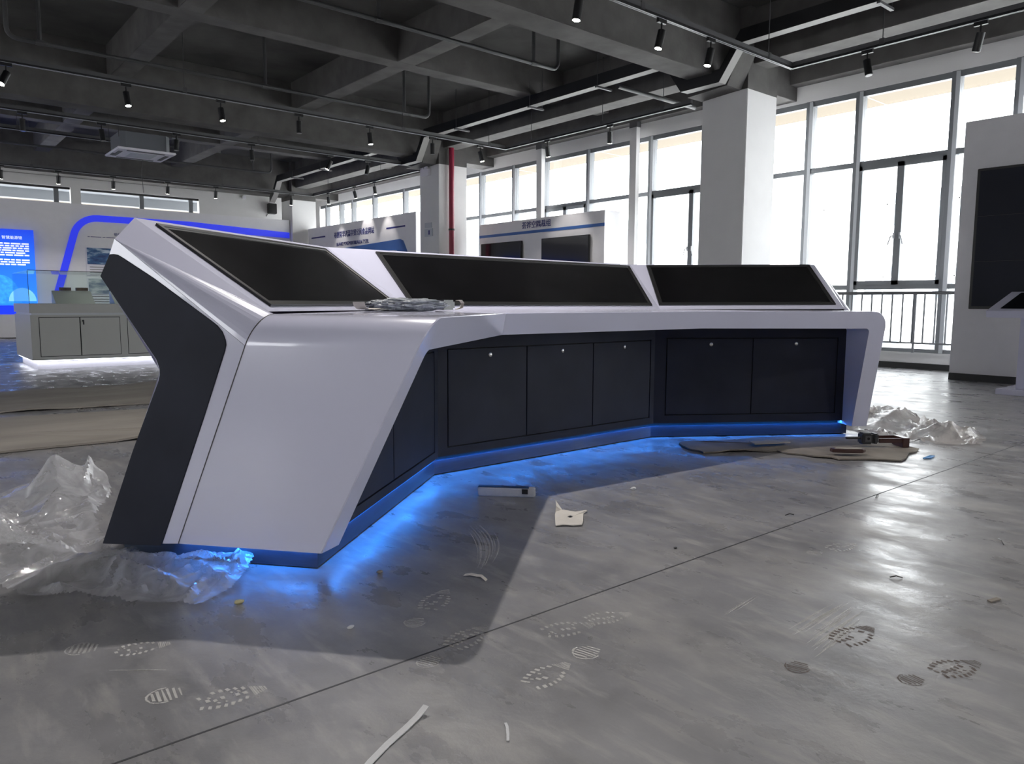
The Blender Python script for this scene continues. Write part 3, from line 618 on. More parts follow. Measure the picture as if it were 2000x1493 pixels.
# sheets of protection board on the floor at the left
def slabpoly(name, pts, z0, z1, m, label, cat, seed=0, rough=.02, under=None):
    random.seed(seed); out = []
    for i in range(len(pts)):
        a = Vector(pts[i]); b_ = Vector(pts[(i+1) % len(pts)]); n = max(1, int((b_-a).length/.06))
        for k in range(n):
            p = a.lerp(b_, k/n)
            if k: p += Vector((random.uniform(-rough, rough), random.uniform(-rough, rough)))
            out.append(p)
    # wavy sheet: every vertex gets its own small lift, with thickness
    top = [Vector((p.x, p.y, z1+max(0, noise.noise(Vector((p.x*3, p.y*3, seed))))*.02)) for p in out]
    c = sum(top, Vector())/len(top); c.z = z1+.004
    n = len(top); mb = MB(); bot = [Vector((p.x, p.y, p.z-(z1-z0))) for p in top]
    mb.add([c]+top+bot, [(0, i+1, (i+1) % n+1) for i in range(n)]+[(i+1, i+1+n, (i+1) % n+1+n, (i+1) % n+1) for i in range(n)]+[tuple(range(n+1, 2*n+1))[::-1]])
    o = mb.build(name, m); return tag(o, label, cat)
slabpoly('protection_board', [(-2.2, 9.0), (.84, 9.09), (2.31, 9.17), (4.5, 9.2), (4.4, 7.1), (1.81, 7.37), (.68, 7.52), (-2.2, 7.6)], .004, .016, M['hard'], 'beige protection sheet on the floor, farther of the two', 'sheet', 3, .012)
slabpoly('protection_board', [(-2.2, 7.2), (.65, 7.13), (1.74, 6.93), (3.4, 6.7), (3.2, 5.1), (1.27, 5.50), (.49, 5.52), (-2.2, 5.6)], .004, .018, M['hard'], 'beige protection sheet on the floor nearer the console', 'sheet', 5, .012)

# ------------------------------------------------------------------ the console
c0, c1, c2, c3 = Vector((1.124, 2.418, 0)), Vector((2.26, 3.36, 0)), Vector((4.115, 3.376, 0)), Vector((5.368, 2.576, 0))
D = [(c1-c0).normalized(), (c2-c1).normalized(), (c3-c2).normalized()]
N = [Vector((d.y, -d.x, 0)) for d in D]
Z = Vector((0, 0, 1))
def EL(s, z, e): return c0-D[0]*e+N[0]*s+Z*z      # left end section, e outwards
def ER(s, z, t): return c3+D[2]*t+N[2]*s+Z*z      # right end section, t outwards
def MI(k, s, z):
    n1, n2 = N[k-1], N[k]; b_ = (n1+n2).normalized(); return (c1, c2)[k-1]+b_*(s/b_.dot(n1))+Z*z
con = empty('control_console', (3.2, 3.4, 0)); tag(con, 'large white three-section control console with slanted black screens and blue underglow', 'console')
cinv = Matrix.Translation((-3.2, -3.4, 0))
def CP(mb, n, m, par=None, **k):
    o = mb.build(n, m, **k); o.parent = par or con
    if par is None: o.matrix_parent_inverse = cinv
    return o
# desk: a slab that bends down into a leaning leg at either end
def desk_row(bl, vl, m1, m2, vr, br_, tl):
    a = fillet(bl, vl, m1, tl, 10); b_ = fillet(m2, vr, br_, tl, 10)
    return [bl]+a+[m1, m2]+b_+[br_]
e_, ei, tr, ti = .06, -.04, .065, -.052
FT = (EL(.045, .08, e_), EL(.452, .90, e_), MI(1, .427, .897), MI(2, .557, .903), ER(.325, .902, tr), ER(.15, .083, tr), .115)
FB = (EL(.065, .08, ei), EL(.40, .787, ei), MI(1, .407, .786), MI(2, .516, .793), ER(.30, .785, ti), ER(.15, .083, ti), .03)
K = [Vector((1.047, 2.601, .914)), Vector((2.164, 3.42, .91)), Vector((4.238, 3.42, .909)), Vector((5.334, 2.616, .916))]
KL = (EL(-.505, .08, e_), EL(-.175, .905, e_), K[1], K[2], ER(-.02, .908, tr), ER(-.40, .083, tr), .115)
KU = (EL(-.49, .08, ei), EL(-.19, .787, ei), MI(1, -.15, .787), MI(2, -.05, .793), ER(-.05, .785, ti), ER(-.40, .083, ti), .03)
rFT, rFB, rK, rKU = desk_row(*FT), desk_row(*FB), desk_row(*KL), desk_row(*KU)
# small round over the front top edge
def lerp_rows(a, b_, t): return [p.lerp(q, t) for p, q in zip(a, b_)]
rFT1 = lerp_rows(rFT, rK, .008); rFT2 = lerp_rows(rFT, rFB, .03)
CP(MB().loft([rK, rFT1, rFT2, rFB, rKU], close=True), 'desk_shell', M['gloss'], smooth=28)
# facet at the inner corner of the front edge
cA = MI(1, .427, .897); f1 = rFT[12].lerp(cA, .0)
# housing that carries the screens
Rg = [Vector((.717, 3.0, 1.25)), Vector((1.91, 3.885, 1.2515)), Vector((4.44, 3.885, 1.247)), Vector((5.627, 3.024, 1.26))]
def off(i, back, z):   # point behind the ridge
    n = (N[0], (N[0]+N[1]).normalized(), (N[1]+N[2]).normalized(), N[2])[i]; p = Rg[i]-n*back; p.z = z; return p
Krow = [K[0], K[1], K[2], K[3]]
sec = lambda i: [Krow[i], Rg[i], off(i, .0, 1.15), off(i, .055, 1.035), off(i, -.15, .70), off(i, .10, .07)]
rows = [[sec(i)[j] for i in range(4)] for j in range(6)]
under = [[Vector((p.x, p.y, .07)) for p in (EL(-.5, 0, 0), MI(1, -.05, 0), MI(2, -.05, 0), ER(-.4, 0, 0))]]
CP(MB().loft(rows), 'screen_housing', M['gloss'], recalc=False)
# left and right end caps of the housing
Kl = rK[1:12]                       # arc of the desk edge at the seam (bottom to top)
crT = EL(-.70, 1.165, e_)
outer = [crT]+[Kl[0].copy()]+[rK[0].copy()]+[EL(-.812, .06, e_), EL(-.67, .41, e_), EL(-.556, .665, e_), EL(-.547, .704, e_), EL(-.56, .745, e_), EL(-.763, 1.035, e_), EL(-.722, 1.112, e_)]
outer[1] = Kl[0]; g_ = D[0]*.004
CP(MB().prism([p+N[0]*(-.002) for p in outer], D[0]*.10), 'end_cap', M['gloss'])
CP(MB().add([Rg[0], K[0]]+Kl[::-1]+[crT], [tuple(range(3+len(Kl)))]), 'end_chamfer', M['gloss'])
CP(MB().add([Rg[0], crT, EL(-.722, 1.112, e_), EL(-.763, 1.035, e_), EL(-.547, .704, e_), EL(-.812, .06, e_), off(0, .10, .07), off(0, -.15, .70), off(0, .055, 1.035), off(0, 0, 1.15)],
            [(0, 1, 2, 9), (9, 2, 3, 8), (8, 3, 4, 7), (7, 4, 5, 6)]), 'back_return', M['gloss'])
Kr = rK[-12:-1]
crR = ER(-.50, 1.165, tr)
CP(MB().add([Rg[3], K[3]]+Kr+[crR], [tuple(range(3+len(Kr)))]), 'end_chamfer', M['gloss'])
CP(MB().prism([crR, Kr[-1], rK[-1], ER(-.62, .06, tr), ER(-.36, .70, tr), ER(-.58, 1.035, tr)], -D[2]*.10), 'end_cap', M['gloss'])
CP(MB().add([Rg[3], crR, ER(-.58, 1.035, tr), ER(-.36, .70, tr), ER(-.62, .06, tr), off(3, .10, .07), off(3, -.15, .70), off(3, .055, 1.035), off(3, 0, 1.15)],
            [(0, 1, 8), (8, 1, 2, 7), (7, 2, 3, 6), (6, 3, 4, 5)]), 'back_return', M['gloss'])
# seam between desk and housing on the end
sm = [p-D[0]*.0015 for p in rK[:12]]
CP(MB().tube(sm, .0016, 6), 'seam', M['chan'])
# dark inlay panel
dk = [(-.722, 1.111), (-.706, 1.112), (-.69, 1.109), (-.662, 1.093), (-.556, 1.029), (-.347, .887), (-.318, .866), (-.300, .845), (-.290, .818), (-.288, .80), (-.293, .78), (-.38, .551), (-.572, .069), (-.812, .061), (-.67, .411), (-.554, .667), (-.547, .69), (-.547, .712), (-.558, .745), (-.763, 1.035)]
CP(MB().prism([EL(s, z, e_+.004) for s, z in dk], D[0]*.03), 'dark_inlay', M['dark'], bevel=.0012)
CP(MB().prism([ER(s+.2, z, tr+.004) for s, z in dk], -D[2]*.03), 'dark_inlay', M['dark'])
# screens: framed panels lying in the slanted faces
scr = [[(.790, 3.014, 1.230), (1.851, 3.800, 1.230), (2.038, 3.367, .935), (1.074, 2.652, .933)],
       [(2.196, 3.860, 1.233), (4.396, 3.861, 1.229), (4.187, 3.453, .931), (2.177, 3.449, .932)],
       [(4.527, 3.799, 1.236), (5.581, 3.042, 1.251), (5.320, 2.679, .945), (4.261, 3.449, .935)]]
for i, q in enumerate(scr):
    a, b_, c_, d_ = [Vector(p) for p in q]
    n = (Rg[i+1]-Rg[i]).cross(K[i]-Rg[i]).normalized()
    if n.z < 0: n = -n
    pts = [a, b_, c_, d_]; n0 = n
    pts = [p-n*((p-K[i]).dot(n)) for p in pts]
    def ins(dist):
        out = []
        for k in range(4):
            p = pts[k]; u = (pts[k-1]-p).normalized(); v = (pts[(k+1) % 4]-p).normalized(); s_ = u.cross(v).length
            out.append(p+(u+v)*(dist/s_))
        return out
    lift = .010
    o0 = [p+n*(-.006) for p in pts]; o1 = [p+n*lift for p in pts]; i1 = [p+n*lift for p in ins(.018)]; i2 = [p+n*(lift-.003) for p in ins(.021)]; i3 = [p+n*(lift-.003) for p in ins(.030)]; i0 = [p-n*.006 for p in ins(.030)]
    mb = MB(); mb.add(o0+o1+i1+i2+i3+i0, [(r_*4+k, r_*4+(k+1) % 4, (r_+1)*4+(k+1) % 4, (r_+1)*4+k) for r_ in range(5) for k in range(4)])
    fr_ = CP(mb, 'screen_frame', M['bez'])
    CP(MB().prism([p+n*.001 for p in ins(.029)], n*.004), 'display_screen', M['scr'], par=fr_)
# body below the desk
zb, zt = .105, .80
fs = .015
fr = [EL(fs, 0, ei-.0), MI(1, fs, 0), MI(2, fs, 0), ER(fs, 0, ti)]
bk = [EL(-.5, 0, ei), MI(1, -.32, 0), MI(2, -.32, 0), ER(-.4, 0, ti)]
rows = [[p+Z*zb for p in fr], [p+Z*zt for p in fr], [p+Z*zt for p in bk], [p+Z*zb for p in bk]]
CP(MB().loft(rows, close=True), 'cabinet_body', M['gap'])
cs = (c0, c1, c2)
seglen = [(c1-c0).length, (c2-c1).length, (c3-c2).length]
doors = [[(.098, .747), (.751, 1.396)], [(.077, .652), (.656, 1.225), (1.229, 1.80)], [(.096, .727), (.731, 1.37)]]
zz = [(.150, .685), (.157, .692), (.167, .705)]
locks = [[(.42, .655), (1.075, .655)], [(.372, .654), (.949, .655), (1.529, .658)], [(.417, .664), (1.053, .668)]]
mit = [0, .026*math.tan(N[0].angle(N[1])/2), .026*math.tan(N[1].angle(N[2])/2), 0]
for i in range(3):
    base_ = cs[i]+N[i]*fs; L_ = seglen[i]; d0, d1 = doors[i][0][0], doors[i][-1][1]; z0_, z1_ = zz[i]
    lo = mit[i] if i else .04; hi = L_-(mit[i+1]) if i < 2 else L_+ti
    mb = MB(); nn = N[i]*.011
    for a, b_, c_, d_ in ((lo, hi, zb, z0_-.006), (lo, hi, z1_+.006, zt), (lo, d0-.006, z0_-.006, z1_+.006), (d1+.006, hi, z0_-.006, z1_+.006)):
        mb.obox(base_+D[i]*a+Z*c_, D[i]*(b_-a), nn, Z*(d_-c_))
    CP(mb, 'cabinet_frame', M['dark'])
    for (a, b_), (lx, lz) in zip(doors[i], locks[i]):
        dd = CP(MB().obox(base_+D[i]*(a+.0012)+Z*z0_, D[i]*(b_-a-.0024), N[i]*.010, Z*(z1_-z0_)), 'cabinet_door', M['dark'], bevel=.0015)
        p = base_+D[i]*lx+Z*lz
        CP(MB().tube([p+N[i]*.010, p+N[i]*.014, p+N[i]*.016], [.013, .013, .010], 16), 'lock', M['chrome'], par=dd, smooth=40)
# plinth
pf = [EL(0, 0, 0), MI(1, 0, 0), MI(2, 0, 0), ER(0, 0, 0)]
pb = [EL(-.77, 0, 0), MI(1, -.5, 0), MI(2, -.5, 0), ER(-.55, 0, 0)]
pz0, pz1 = .006, .082
rows = [[p+Z*pz0 for p in pf], [p+Z*pz1 for p in pf], [p+Z*pz1 for p in pb], [p+Z*pz0 for p in pb]]
CP(MB().loft(rows, close=True), 'plinth', M['plinth'], bevel=.002)
rows = [[p+Z*0.0 for p in [EL(-.02, 0, -.02), MI(1, -.02, 0), MI(2, -.02, 0), ER(-.02, 0, -.02)]], [p+Z*pz0 for p in [EL(-.02, 0, -.02), MI(1, -.02, 0), MI(2, -.02, 0), ER(-.02, 0, -.02)]], [p+Z*pz0 for p in pb], [p+Z*0 for p in pb]]
CP(MB().loft(rows, close=True), 'floor_foot', M['gap'])
rows = [[p+Z*(pz1-.002) for p in [EL(-.03, 0, -.03), MI(1, -.03, 0), MI(2, -.03, 0), ER(-.03, 0, -.03)]], [p+Z*(zb+.002) for p in [EL(-.03, 0, -.03), MI(1, -.03, 0), MI(2, -.03, 0), ER(-.03, 0, -.03)]], [p+Z*(zb+.002) for p in pb], [p+Z*(pz1-.002) for p in pb]]
CP(MB().loft(rows, close=True), 'recess_core', M['gap'])
# blue led strips tucked under the body, front and left end
def led(a, b_, n, w_=.012, z=.1035):
    d = b_-a
    CP(MB().obox(a+n*.004+Z*z, d, n*w_, Z*.0012), 'led_strip', M['led'])
for i in range(3):
    a = (pf[i]); b_ = pf[i+1]
    led(a+D[i]*.0, b_, N[i])
led(EL(-.76, 0, .004), EL(0, 0, .004), -D[0], .010, .0785)

# ------------------------------------------------------------------ loose things
def inside(p, poly):
    x, y = p; c = False; j = len(poly)-1
    for i in range(len(poly)):
        xi, yi = poly[i]; xj, yj = poly[j]
        if (yi > y) != (yj > y) and x < (xj-xi)*(y-yi)/(yj-yi)+xi: c = not c
        j = i
    return c
def edge_dist(p, poly):
    best = 9; P = Vector(p)
    for i in range(len(poly)):
        a = Vector(poly[i]); b_ = Vector(poly[(i+1) % len(poly)]); ab = b_-a
        t = max(0, min(1, (P-a).dot(ab)/ab.length_squared)); best = min(best, (a+ab*t-P).length)
    return best
def sheet(name, poly, m, seed, creases=60, amp=.04, peaks=(), folds=(), step=.016, label='', cat='plastic sheet', edge=.10, base=.004):
    """a film thrown on the floor: a height field made of many straight folds"""
    rnd = random.Random(seed); xs = [p[0] for p in poly]; ysl = [p[1] for p in poly]
    nx = int((max(xs)-min(xs))/step)+2; ny = int((max(ysl)-min(ysl))/step)+2; cr = []
    while len(cr) < creases:
        x = rnd.uniform(min(xs), max(xs)); y = rnd.uniform(min(ysl), max(ysl))
        if not inside((x, y), poly): continue
        a = rnd.gauss(.5, .7); cr.append((x, y, math.cos(a), math.sin(a), rnd.uniform(.08, .40), rnd.uniform(.010, .045), rnd.uniform(.25, 1)**2*amp))
    for x0_, y0_, x1_, y1_, wd, hh in folds:
        L_ = math.hypot(x1_-x0_, y1_-y0_); cr.append(((x0_+x1_)/2, (y0_+y1_)/2, (x1_-x0_)/L_, (y1_-y0_)/L_, L_/2*1.2, wd, hh))
    idx = {}; vs = []
    for i in range(nx):
        for j in range(ny):
            x = min(xs)+i*step; y = min(ysl)+j*step
            wx = noise.noise(Vector((x*5, y*5, seed)))*.015; wy = noise.noise(Vector((x*5, y*5, seed+9)))*.015
            if not inside((x+wx, y+wy), poly): continue
            d = edge_dist((x, y), poly); h = 0
            for cx_, cy_, ca, sa, ln, wd, hh in cr:
                u = ((x+wx-cx_)*ca+(y+wy-cy_)*sa)/ln; v = abs(-(x+wx-cx_)*sa+(y+wy-cy_)*ca)/(wd*(1.3-.6*u))
                if abs(u) < 1 and v < 1: h = max(h, hh*(1-u*u)*(1-v)+h*.45)
            h *= min(1, .35+d/edge)
            for px, py, ph, pr, el in peaks:
                q = math.hypot((x+wx-px)*el, (y+wy-py))/pr
                if q < 1: h += ph*(1-q)**1.5
            idx[i, j] = len(vs); vs.append((x+noise.noise(Vector((x*12, y*12, seed)))*.012, y+noise.noise(Vector((y*12, x*12, seed)))*.012, base+h))
    fs_ = [(idx[i, j], idx[i+1, j], idx[i+1, j+1], idx[i, j+1]) for (i, j) in idx if (i+1, j) in idx and (i+1, j+1) in idx and (i, j+1) in idx]
    o = MB().add(vs, fs_).build(name, m, smooth=24, recalc=False); return tag(o, label, cat)
polyL = [(-.45, 3.1), (.05, 3.0), (.232, 2.91), (.297, 2.746), (.472, 2.593), (.514, 2.516), (.626, 2.425), (.705, 2.33), (.827, 2.425), (.99, 2.633), (.90, 2.72), (.74, 2.92), (.64, 3.1), (.60, 3.25), (.66, 3.6), (.80, 4.0), (.80, 4.35), (.60, 4.45), (.3, 4.3), (-.5, 4.5)]
sheet('plastic_sheet', polyL, M['film'], 3, creases=190, amp=.050, peaks=((.20, 3.28, .10, .20, 1), (.74, 4.15, .13, .24, 1), (.56, 4.1, .12, .26, 1), (.97, 2.63, .05, .10, 1), (.64, 3.12, .07, .12, 1)),
      folds=((.18, 3.35, .46, 3.05, .07, .10), (.46, 3.05, .68, 2.50, .06, .06), (.66, 3.9, .62, 3.2, .08, .07), (.35, 2.95, .75, 2.75, .05, .06), (.5, 3.6, .62, 4.3, .1, .09), (.70, 2.75, .95, 2.62, .05, .04), (0, 3.5, .6, 3.7, .05, .04)),
      step=.011, label='crumpled clear plastic sheet spread on the floor beside the console end')
polyR = [(5.72, 2.95), (5.50, 2.5), (5.30, 2.3), (5.425, 2.03), (5.524, 1.87), (5.595, 1.76), (5.95, 1.84), (6.25, 1.98), (6.32, 2.12), (6.40, 2.30), (6.45, 2.5), (6.5, 2.75), (6.6, 3.0), (6.1, 3.2)]
sheet('plastic_sheet', polyR, M['filmr'], 11, creases=80, amp=.08, peaks=((6.0, 2.6, .09, .35, 1), (5.85, 2.2, .08, .25, 1), (5.70, 1.98, .05, .16, 1)), folds=((5.6, 2.5, 6.2, 2.4, .16, .10), (5.55, 2.2, 5.9, 1.9, .12, .09)), step=.014, label='milky crumpled plastic sheet on the floor beyond the console right leg')

def blob(name, c, size, m, seed, amp, label=None, cat=None, sub=4, parent=None, freq=6):
    bm = bmesh.new(); bmesh.ops.create_icosphere(bm, subdivisions=sub, radius=1)
    for v in bm.verts:
        q = v.co.copy(); k = 1+amp*(1-2*abs(noise.noise(q*freq*.4+Vector((seed, 0, 0)))))*.7+amp*noise.noise(q*freq+Vector((0, seed, 0)))*.6
        v.co = Vector((q.x*size[0]*k, q.y*size[1]*k, q.z*size[2]*k))
    me = bpy.data.meshes.new(name); bm.to_mesh(me); bm.free()
    for p in me.polygons: p.use_smooth = True
    me.set_sharp_from_angle(angle=R(35)); o = link(name, me, m, parent); o.location = c
    if label: tag(o, label, cat)
    return o
# on the desk: crumpled grey film, paper wrapper, black packet
dz = .910
blob('crumpled_film', (1.93, 3.09, dz+.026), (.195, .06, .030), M['greyfilm'], 5, .28, 'crumpled grey plastic film heap lying on the desk', 'plastic film', sub=5)
def curl(name, pts, wdt, m, label, cat, zoff=0, t=.002, n_=(0, 1, 0)):
    n = Vector(n_); a = [Vector(p)-n*wdt/2 for p in pts]; b_ = [Vector(p)+n*wdt/2 for p in pts]; dn = Vector((0, 0, -t))
    o = MB().loft([a, b_, [p+dn for p in b_], [p+dn for p in a]], close=True).build(name, m, smooth=60); return tag(o, label, cat)
wrp = curl('paper_wrapper', [(1.565, 2.90, dz+.040), (1.570, 2.90, dz+.022), (1.59, 2.91, dz+.010), (1.63, 2.93, dz+.008), (1.68, 2.96, dz+.012), (1.73, 2.98, dz+.006)], .07, M['paper'], 'torn cream paper wrapper curling up on the desk', 'paper', n_=(-.3, .95, 0))
curl('dark_liner', [(1.63, 2.88, dz+.003), (1.69, 2.90, dz+.008), (1.75, 2.94, dz+.006)], .05, M['bez'], 'thin dark liner strip in front of the paper wrapper on the desk', 'liner')
pk = MB()
pkt = MB().obox((2.245, 3.24, dz), (.085, .01, 0), (-.01, .09, 0), (0, 0, .052)).build('black_packet', M['scr'], bevel=.010); tag(pkt, 'shiny black packet standing beside the crumpled film on the desk', 'packet')
curl('strap_loop', [(2.34, 3.26, dz+.003), (2.372, 3.26, dz+.012), (2.382, 3.26, dz+.035), (2.368, 3.26, dz+.052), (2.345, 3.26, dz+.050)], .03, M['paper'], 'cream folded tape loop at the end of the black packet', 'tape')

# floor scraps
def flat(name, pts, z, t, m, label, cat, seed=1):
    random.seed(seed); top = [Vector((x, y, z+t+random.uniform(0, .006))) for x, y in pts]
    n = len(top); c = sum(top, Vector())/n; c.z = z+t+.004; bot = [Vector((p.x, p.y, p.z-t)) for p in top]
    o = MB().add([c]+top+bot, [(0, i+1, (i+1) % n+1) for i in range(n)]+[(i+1, i+1+n, (i+1) % n+1+n, (i+1) % n+1) for i in range(n)]+[tuple(range(n+1, 2*n+1))[::-1]]).build(name, m); return tag(o, label, cat)
# foam strip
fo = MB().obox((2.182, 2.865, .0), (.198, -.205, 0), (.038, .040, 0), (0, 0, .042)).build('foam_strip', M['foam'], bevel=.005); tag(fo, 'white foam packing strip with dark tape on top before the console', 'foam')
MB().obox((2.190, 2.872, .0422), (.175, -.181, 0), (.030, .032, 0), (0, 0, .0012)).build('dark_tape', M['bez'], fo)
MB().obox((2.332, 2.704, .018), (.020, -.021, 0), (-.0012, -.0012, 0), (0, 0, .024)).build('dark_patch', M['bez'], fo)
# torn paper piece
tp = flat('torn_paper', [(2.129, 2.248), (2.16, 2.235), (2.19, 2.205), (2.222, 2.185), (2.262, 2.215), (2.31, 2.262), (2.36, 2.31), (2.392, 2.318), (2.40, 2.335), (2.345, 2.345), (2.31, 2.395), (2.28, 2.405), (2.23, 2.36), (2.18, 2.305)], .002, .004, M['paper'], 'torn cream paper piece with a raised corner on the floor', 'paper', 3)
MB().add([(2.27, 2.40, .006), (2.31, 2.39, .006), (2.30, 2.43, .05), (2.285, 2.41, .03)], [(0, 1, 2, 3)]).build('raised_corner', M['paper'], tp)
MB().box((2.25, 2.285, .0125), (2.268, 2.30, .0135)).build('dark_speck', M['bez'], tp)
curl('paper_scrap', [(1.492, 2.035, .004), (1.505, 2.015, .010), (1.520, 1.998, .006), (1.520, 1.975, .012), (1.522, 1.948, .003)], .018, M['paper'], 'small folded white scrap in the shadow edge on the floor', 'scrap', n_=(.8, .5, 0))
curl('tape_strip', [(.655, 1.262, .003), (.71, 1.298, .004), (.77, 1.330, .004), (.83, 1.355, .005), (.875, 1.376, .006), (.905, 1.385, .018)], .016, M['foam'], 'long white tape strip curling up at the bottom edge', 'tape', n_=(-.3, .95, 0))
curl('paper_curl', [(1.018, 1.232, .003), (1.006, 1.212, .008), (.992, 1.192, .006), (.977, 1.174, .004)], .007, M['foam'], 'tiny white paper curl near the bottom edge', 'scrap', n_=(.8, -.5, 0))
for x, y, s_, m_, lab in ((.797, 2.286, .013, 'yel', 'yellowish foam crumb before the console end'), (.984, 1.903, .009, 'foam', 'small grey-white crumb in the console shadow'), (1.275, 2.243, .010, 'card', 'tiny brown crumb near the blue glow'),
                          (2.878, 2.464, .014, 'foam', 'white crumb beyond the torn paper piece'), (2.30, 1.75, .007, 'bez', 'dark speck of grit in the middle of the open floor')):
    blob('crumb', (x, y, s_*.5), (s_, s_*.7, s_*.5), M[m_], x*10, .4, lab, 'crumb', sub=2)
wc = MB().obox((2.655, .775, .001), (.05, -.012, 0), (.006, .014, 0), (0, 0, .005)).build('wood_chip', M['card']); tag(wc, 'small brown chip lying at the right side of the floor', 'chip')
for a, b_, lab in (((3.35, .95), (3.42, .99), 'thin dark splinter close to the right edge of the floor'), ((2.63, 1.08), (2.66, 1.05), 'thin dark splinter in the bright floor reflection'), ((3.05, 1.72), (3.09, 1.70), 'thin dark splinter just beyond the floor joint'), ((3.75, 1.62), (3.68, 1.60), 'thin dark splinter touching the floor joint')):
    p, q = Vector((*a, .003)), Vector((*b_, .003))
    o = MB().tube([p, p.lerp(q, .5)+Z*.006, q], .0022, 5).build('splinter', M['bez']); tag(o, lab, 'splinter', 'dark splinters on the floor')
# cardboard, tools
cardp = [(4.113, 3.108), (3.948, 2.921), (3.95, 2.83), (3.925, 2.79), (4.02, 2.745), (4.10, 2.72), (4.19, 2.66), (4.27, 2.581), (4.35, 2.53), (4.33, 2.44), (4.37, 2.36), (4.362, 2.284), (4.42, 2.20), (4.403, 2.15), (4.50, 2.08), (4.562, 2.029), (4.62, 1.96), (4.665, 1.891), (4.75, 1.90), (4.854, 1.932), (4.95, 1.96), (5.14, 1.976), (5.18, 2.08), (5.215, 2.188), (5.22, 2.329), (5.185, 2.457), (5.10, 2.56), (4.95, 2.68), (4.80, 2.78), (4.639, 2.888), (4.484, 2.911), (4.30, 2.98)]
slabpoly('cardboard_sheet', cardp, .004, .012, M['card'], 'torn grey cardboard sheet on the floor at the console right foot', 'cardboard', 8, .024)
flat('cardboard_scrap', [(4.30, 2.66), (4.42, 2.60), (4.55, 2.55), (4.60, 2.60), (4.50, 2.68), (4.36, 2.74)], .030, .006, M['hard'], 'small torn cardboard flap lying on the larger sheet', 'cardboard', 6)
flat('cardboard_scrap', [(5.30, 2.38), (5.42, 2.33), (5.62, 2.36), (5.60, 2.42), (5.45, 2.44), (5.36, 2.46)], .004, .006, M['cardb'], 'brown cardboard strip half under the milky plastic sheet', 'cardboard', 7)
bl = MB().prism([(4.455, 2.215, .034), (4.50, 2.155, .034), (4.585, 2.085, .034), (4.62, 2.085, .034), (4.645, 2.115, .034), (4.60, 2.165, .034), (4.51, 2.235, .034), (4.475, 2.245, .034)], (0, 0, .022)).build('oval_lid', M['brown'], bevel=.004); tag(bl, 'oval brown lid with beige top resting on the cardboard', 'lid')
MB().prism([(4.475, 2.215, .0565), (4.51, 2.167, .0565), (4.587, 2.102, .0565), (4.625, 2.112, .0565), (4.59, 2.157, .0565), (4.508, 2.222, .0565)], (0, 0, .002)).build('beige_top', M['hard'], bl)
# dark hand tool with handle rod, and a brown bracket behind it
tv_ = Vector((.80, -.60, 0)).normalized(); tn = Vector((.60, .80, 0)).normalized(); t0 = Vector((4.86, 2.22, .034))
tl = MB().obox(t0, tv_*.075, tn*.07, Z*.075).build('hand_tool', M['tool'], bevel=.010); tag(tl, 'dark grey hand tool with short rod lying on the cardboard', 'tool')
MB().obox(t0+tv_*.078+Z*.004, tv_*.035, tn*.068, Z*.068).build('end_collar', M['tool'], tl, bevel=.008)
MB().tube([t0-tv_*.095+tn*.03+Z*.04, t0+tn*.03+Z*.04], .009, 10).build('rod', M['tool'], tl, smooth=40)
MB().obox(t0+tv_*.02-tn*.003+Z*.02, tv_*.038, tn*.003, Z*.038).build('square_plate', M['chan'], tl)
MB().tube([t0+tv_*.039-tn*.006+Z*.04, t0+tv_*.039-tn*.003+Z*.04], .009, 10).build('centre_hole', M['gap'], tl)
k0 = t0+tv_*.115
br2 = MB().obox(k0+tn*.0+Z*.010, tv_*.165, tn*.012, Z*.030).obox(k0+tn*.10+Z*.022, tv_*.19, tn*.012, Z*.022).obox(k0+tv_*.155-tn*.01-Z*.02, tv_*.045, tn*.13, Z*.064).build('bracket', M['brown'], bevel=.003); tag(br2, 'brown plastic bracket behind the dark hand tool', 'bracket')
cy = MB().tube([(4.86, 1.84, .006), (4.93, 1.83, .006), (4.99, 1.825, .006)], [.004, .012, .003], 8).build('blue_scrap', M['cyan']); tag(cy, 'thin bright blue plastic scrap right of the brown bracket', 'scrap')

# shoe prints of dry dust and mud (thin deposits lying on the floor)
def print_mesh(seed, part='both'):
    random.seed(seed); mb = MB()
    def q(cx, cy, w_, h_, a=0, sk=0):
        ca, sa = math.cos(a), math.sin(a); P = []
        for dx, dy in ((-w_/2, -h_/2), (w_/2, -h_/2), (w_/2, h_/2), (-w_/2, h_/2)):
            dx += random.uniform(-1, 1)*.0015; dy += random.uniform(-1, 1)*.0015
            P.append((cx+dx*ca-dy*sa, cy+dx*sa+dy*ca, .0009))
        mb.add(P, [(0, 1, 2, 3)])
    if part in ('both', 'sole'):
        for i in range(7):
            x = .055+i*.020; wid = .040*math.sin(PI*(i+1.2)/8.5)**.6+.004
            for s_ in (-1, 1):
                if random.random() < .9: q(x, s_*wid, .010, .016, s_*.35)
            if random.random() < .75: q(x, random.uniform(-.006, .006), .011, .016, .2)
            if random.random() < .6: q(x+.006, random.choice((-1, 1))*wid*.5, .006, .010, .5)
        for i in range(7): q(.195+i*.006, 0, .0032, .060-i*.006, .12)
    if part in ('both', 'heel'):
        for i in range(6): q(-.085+i*.011, 0, .005, .048*math.sin(PI*(i+1.5)/8)+.01, .1)
        for k in range(14):
            a = PI*.5+PI*k/13; q(-.06+.038*math.cos(a), .033*math.sin(a), .009, .004, a+PI/2)
    o = mb.build('shoe_print', None, recalc=False); me = o.data; bpy.data.objects.remove(o); return me
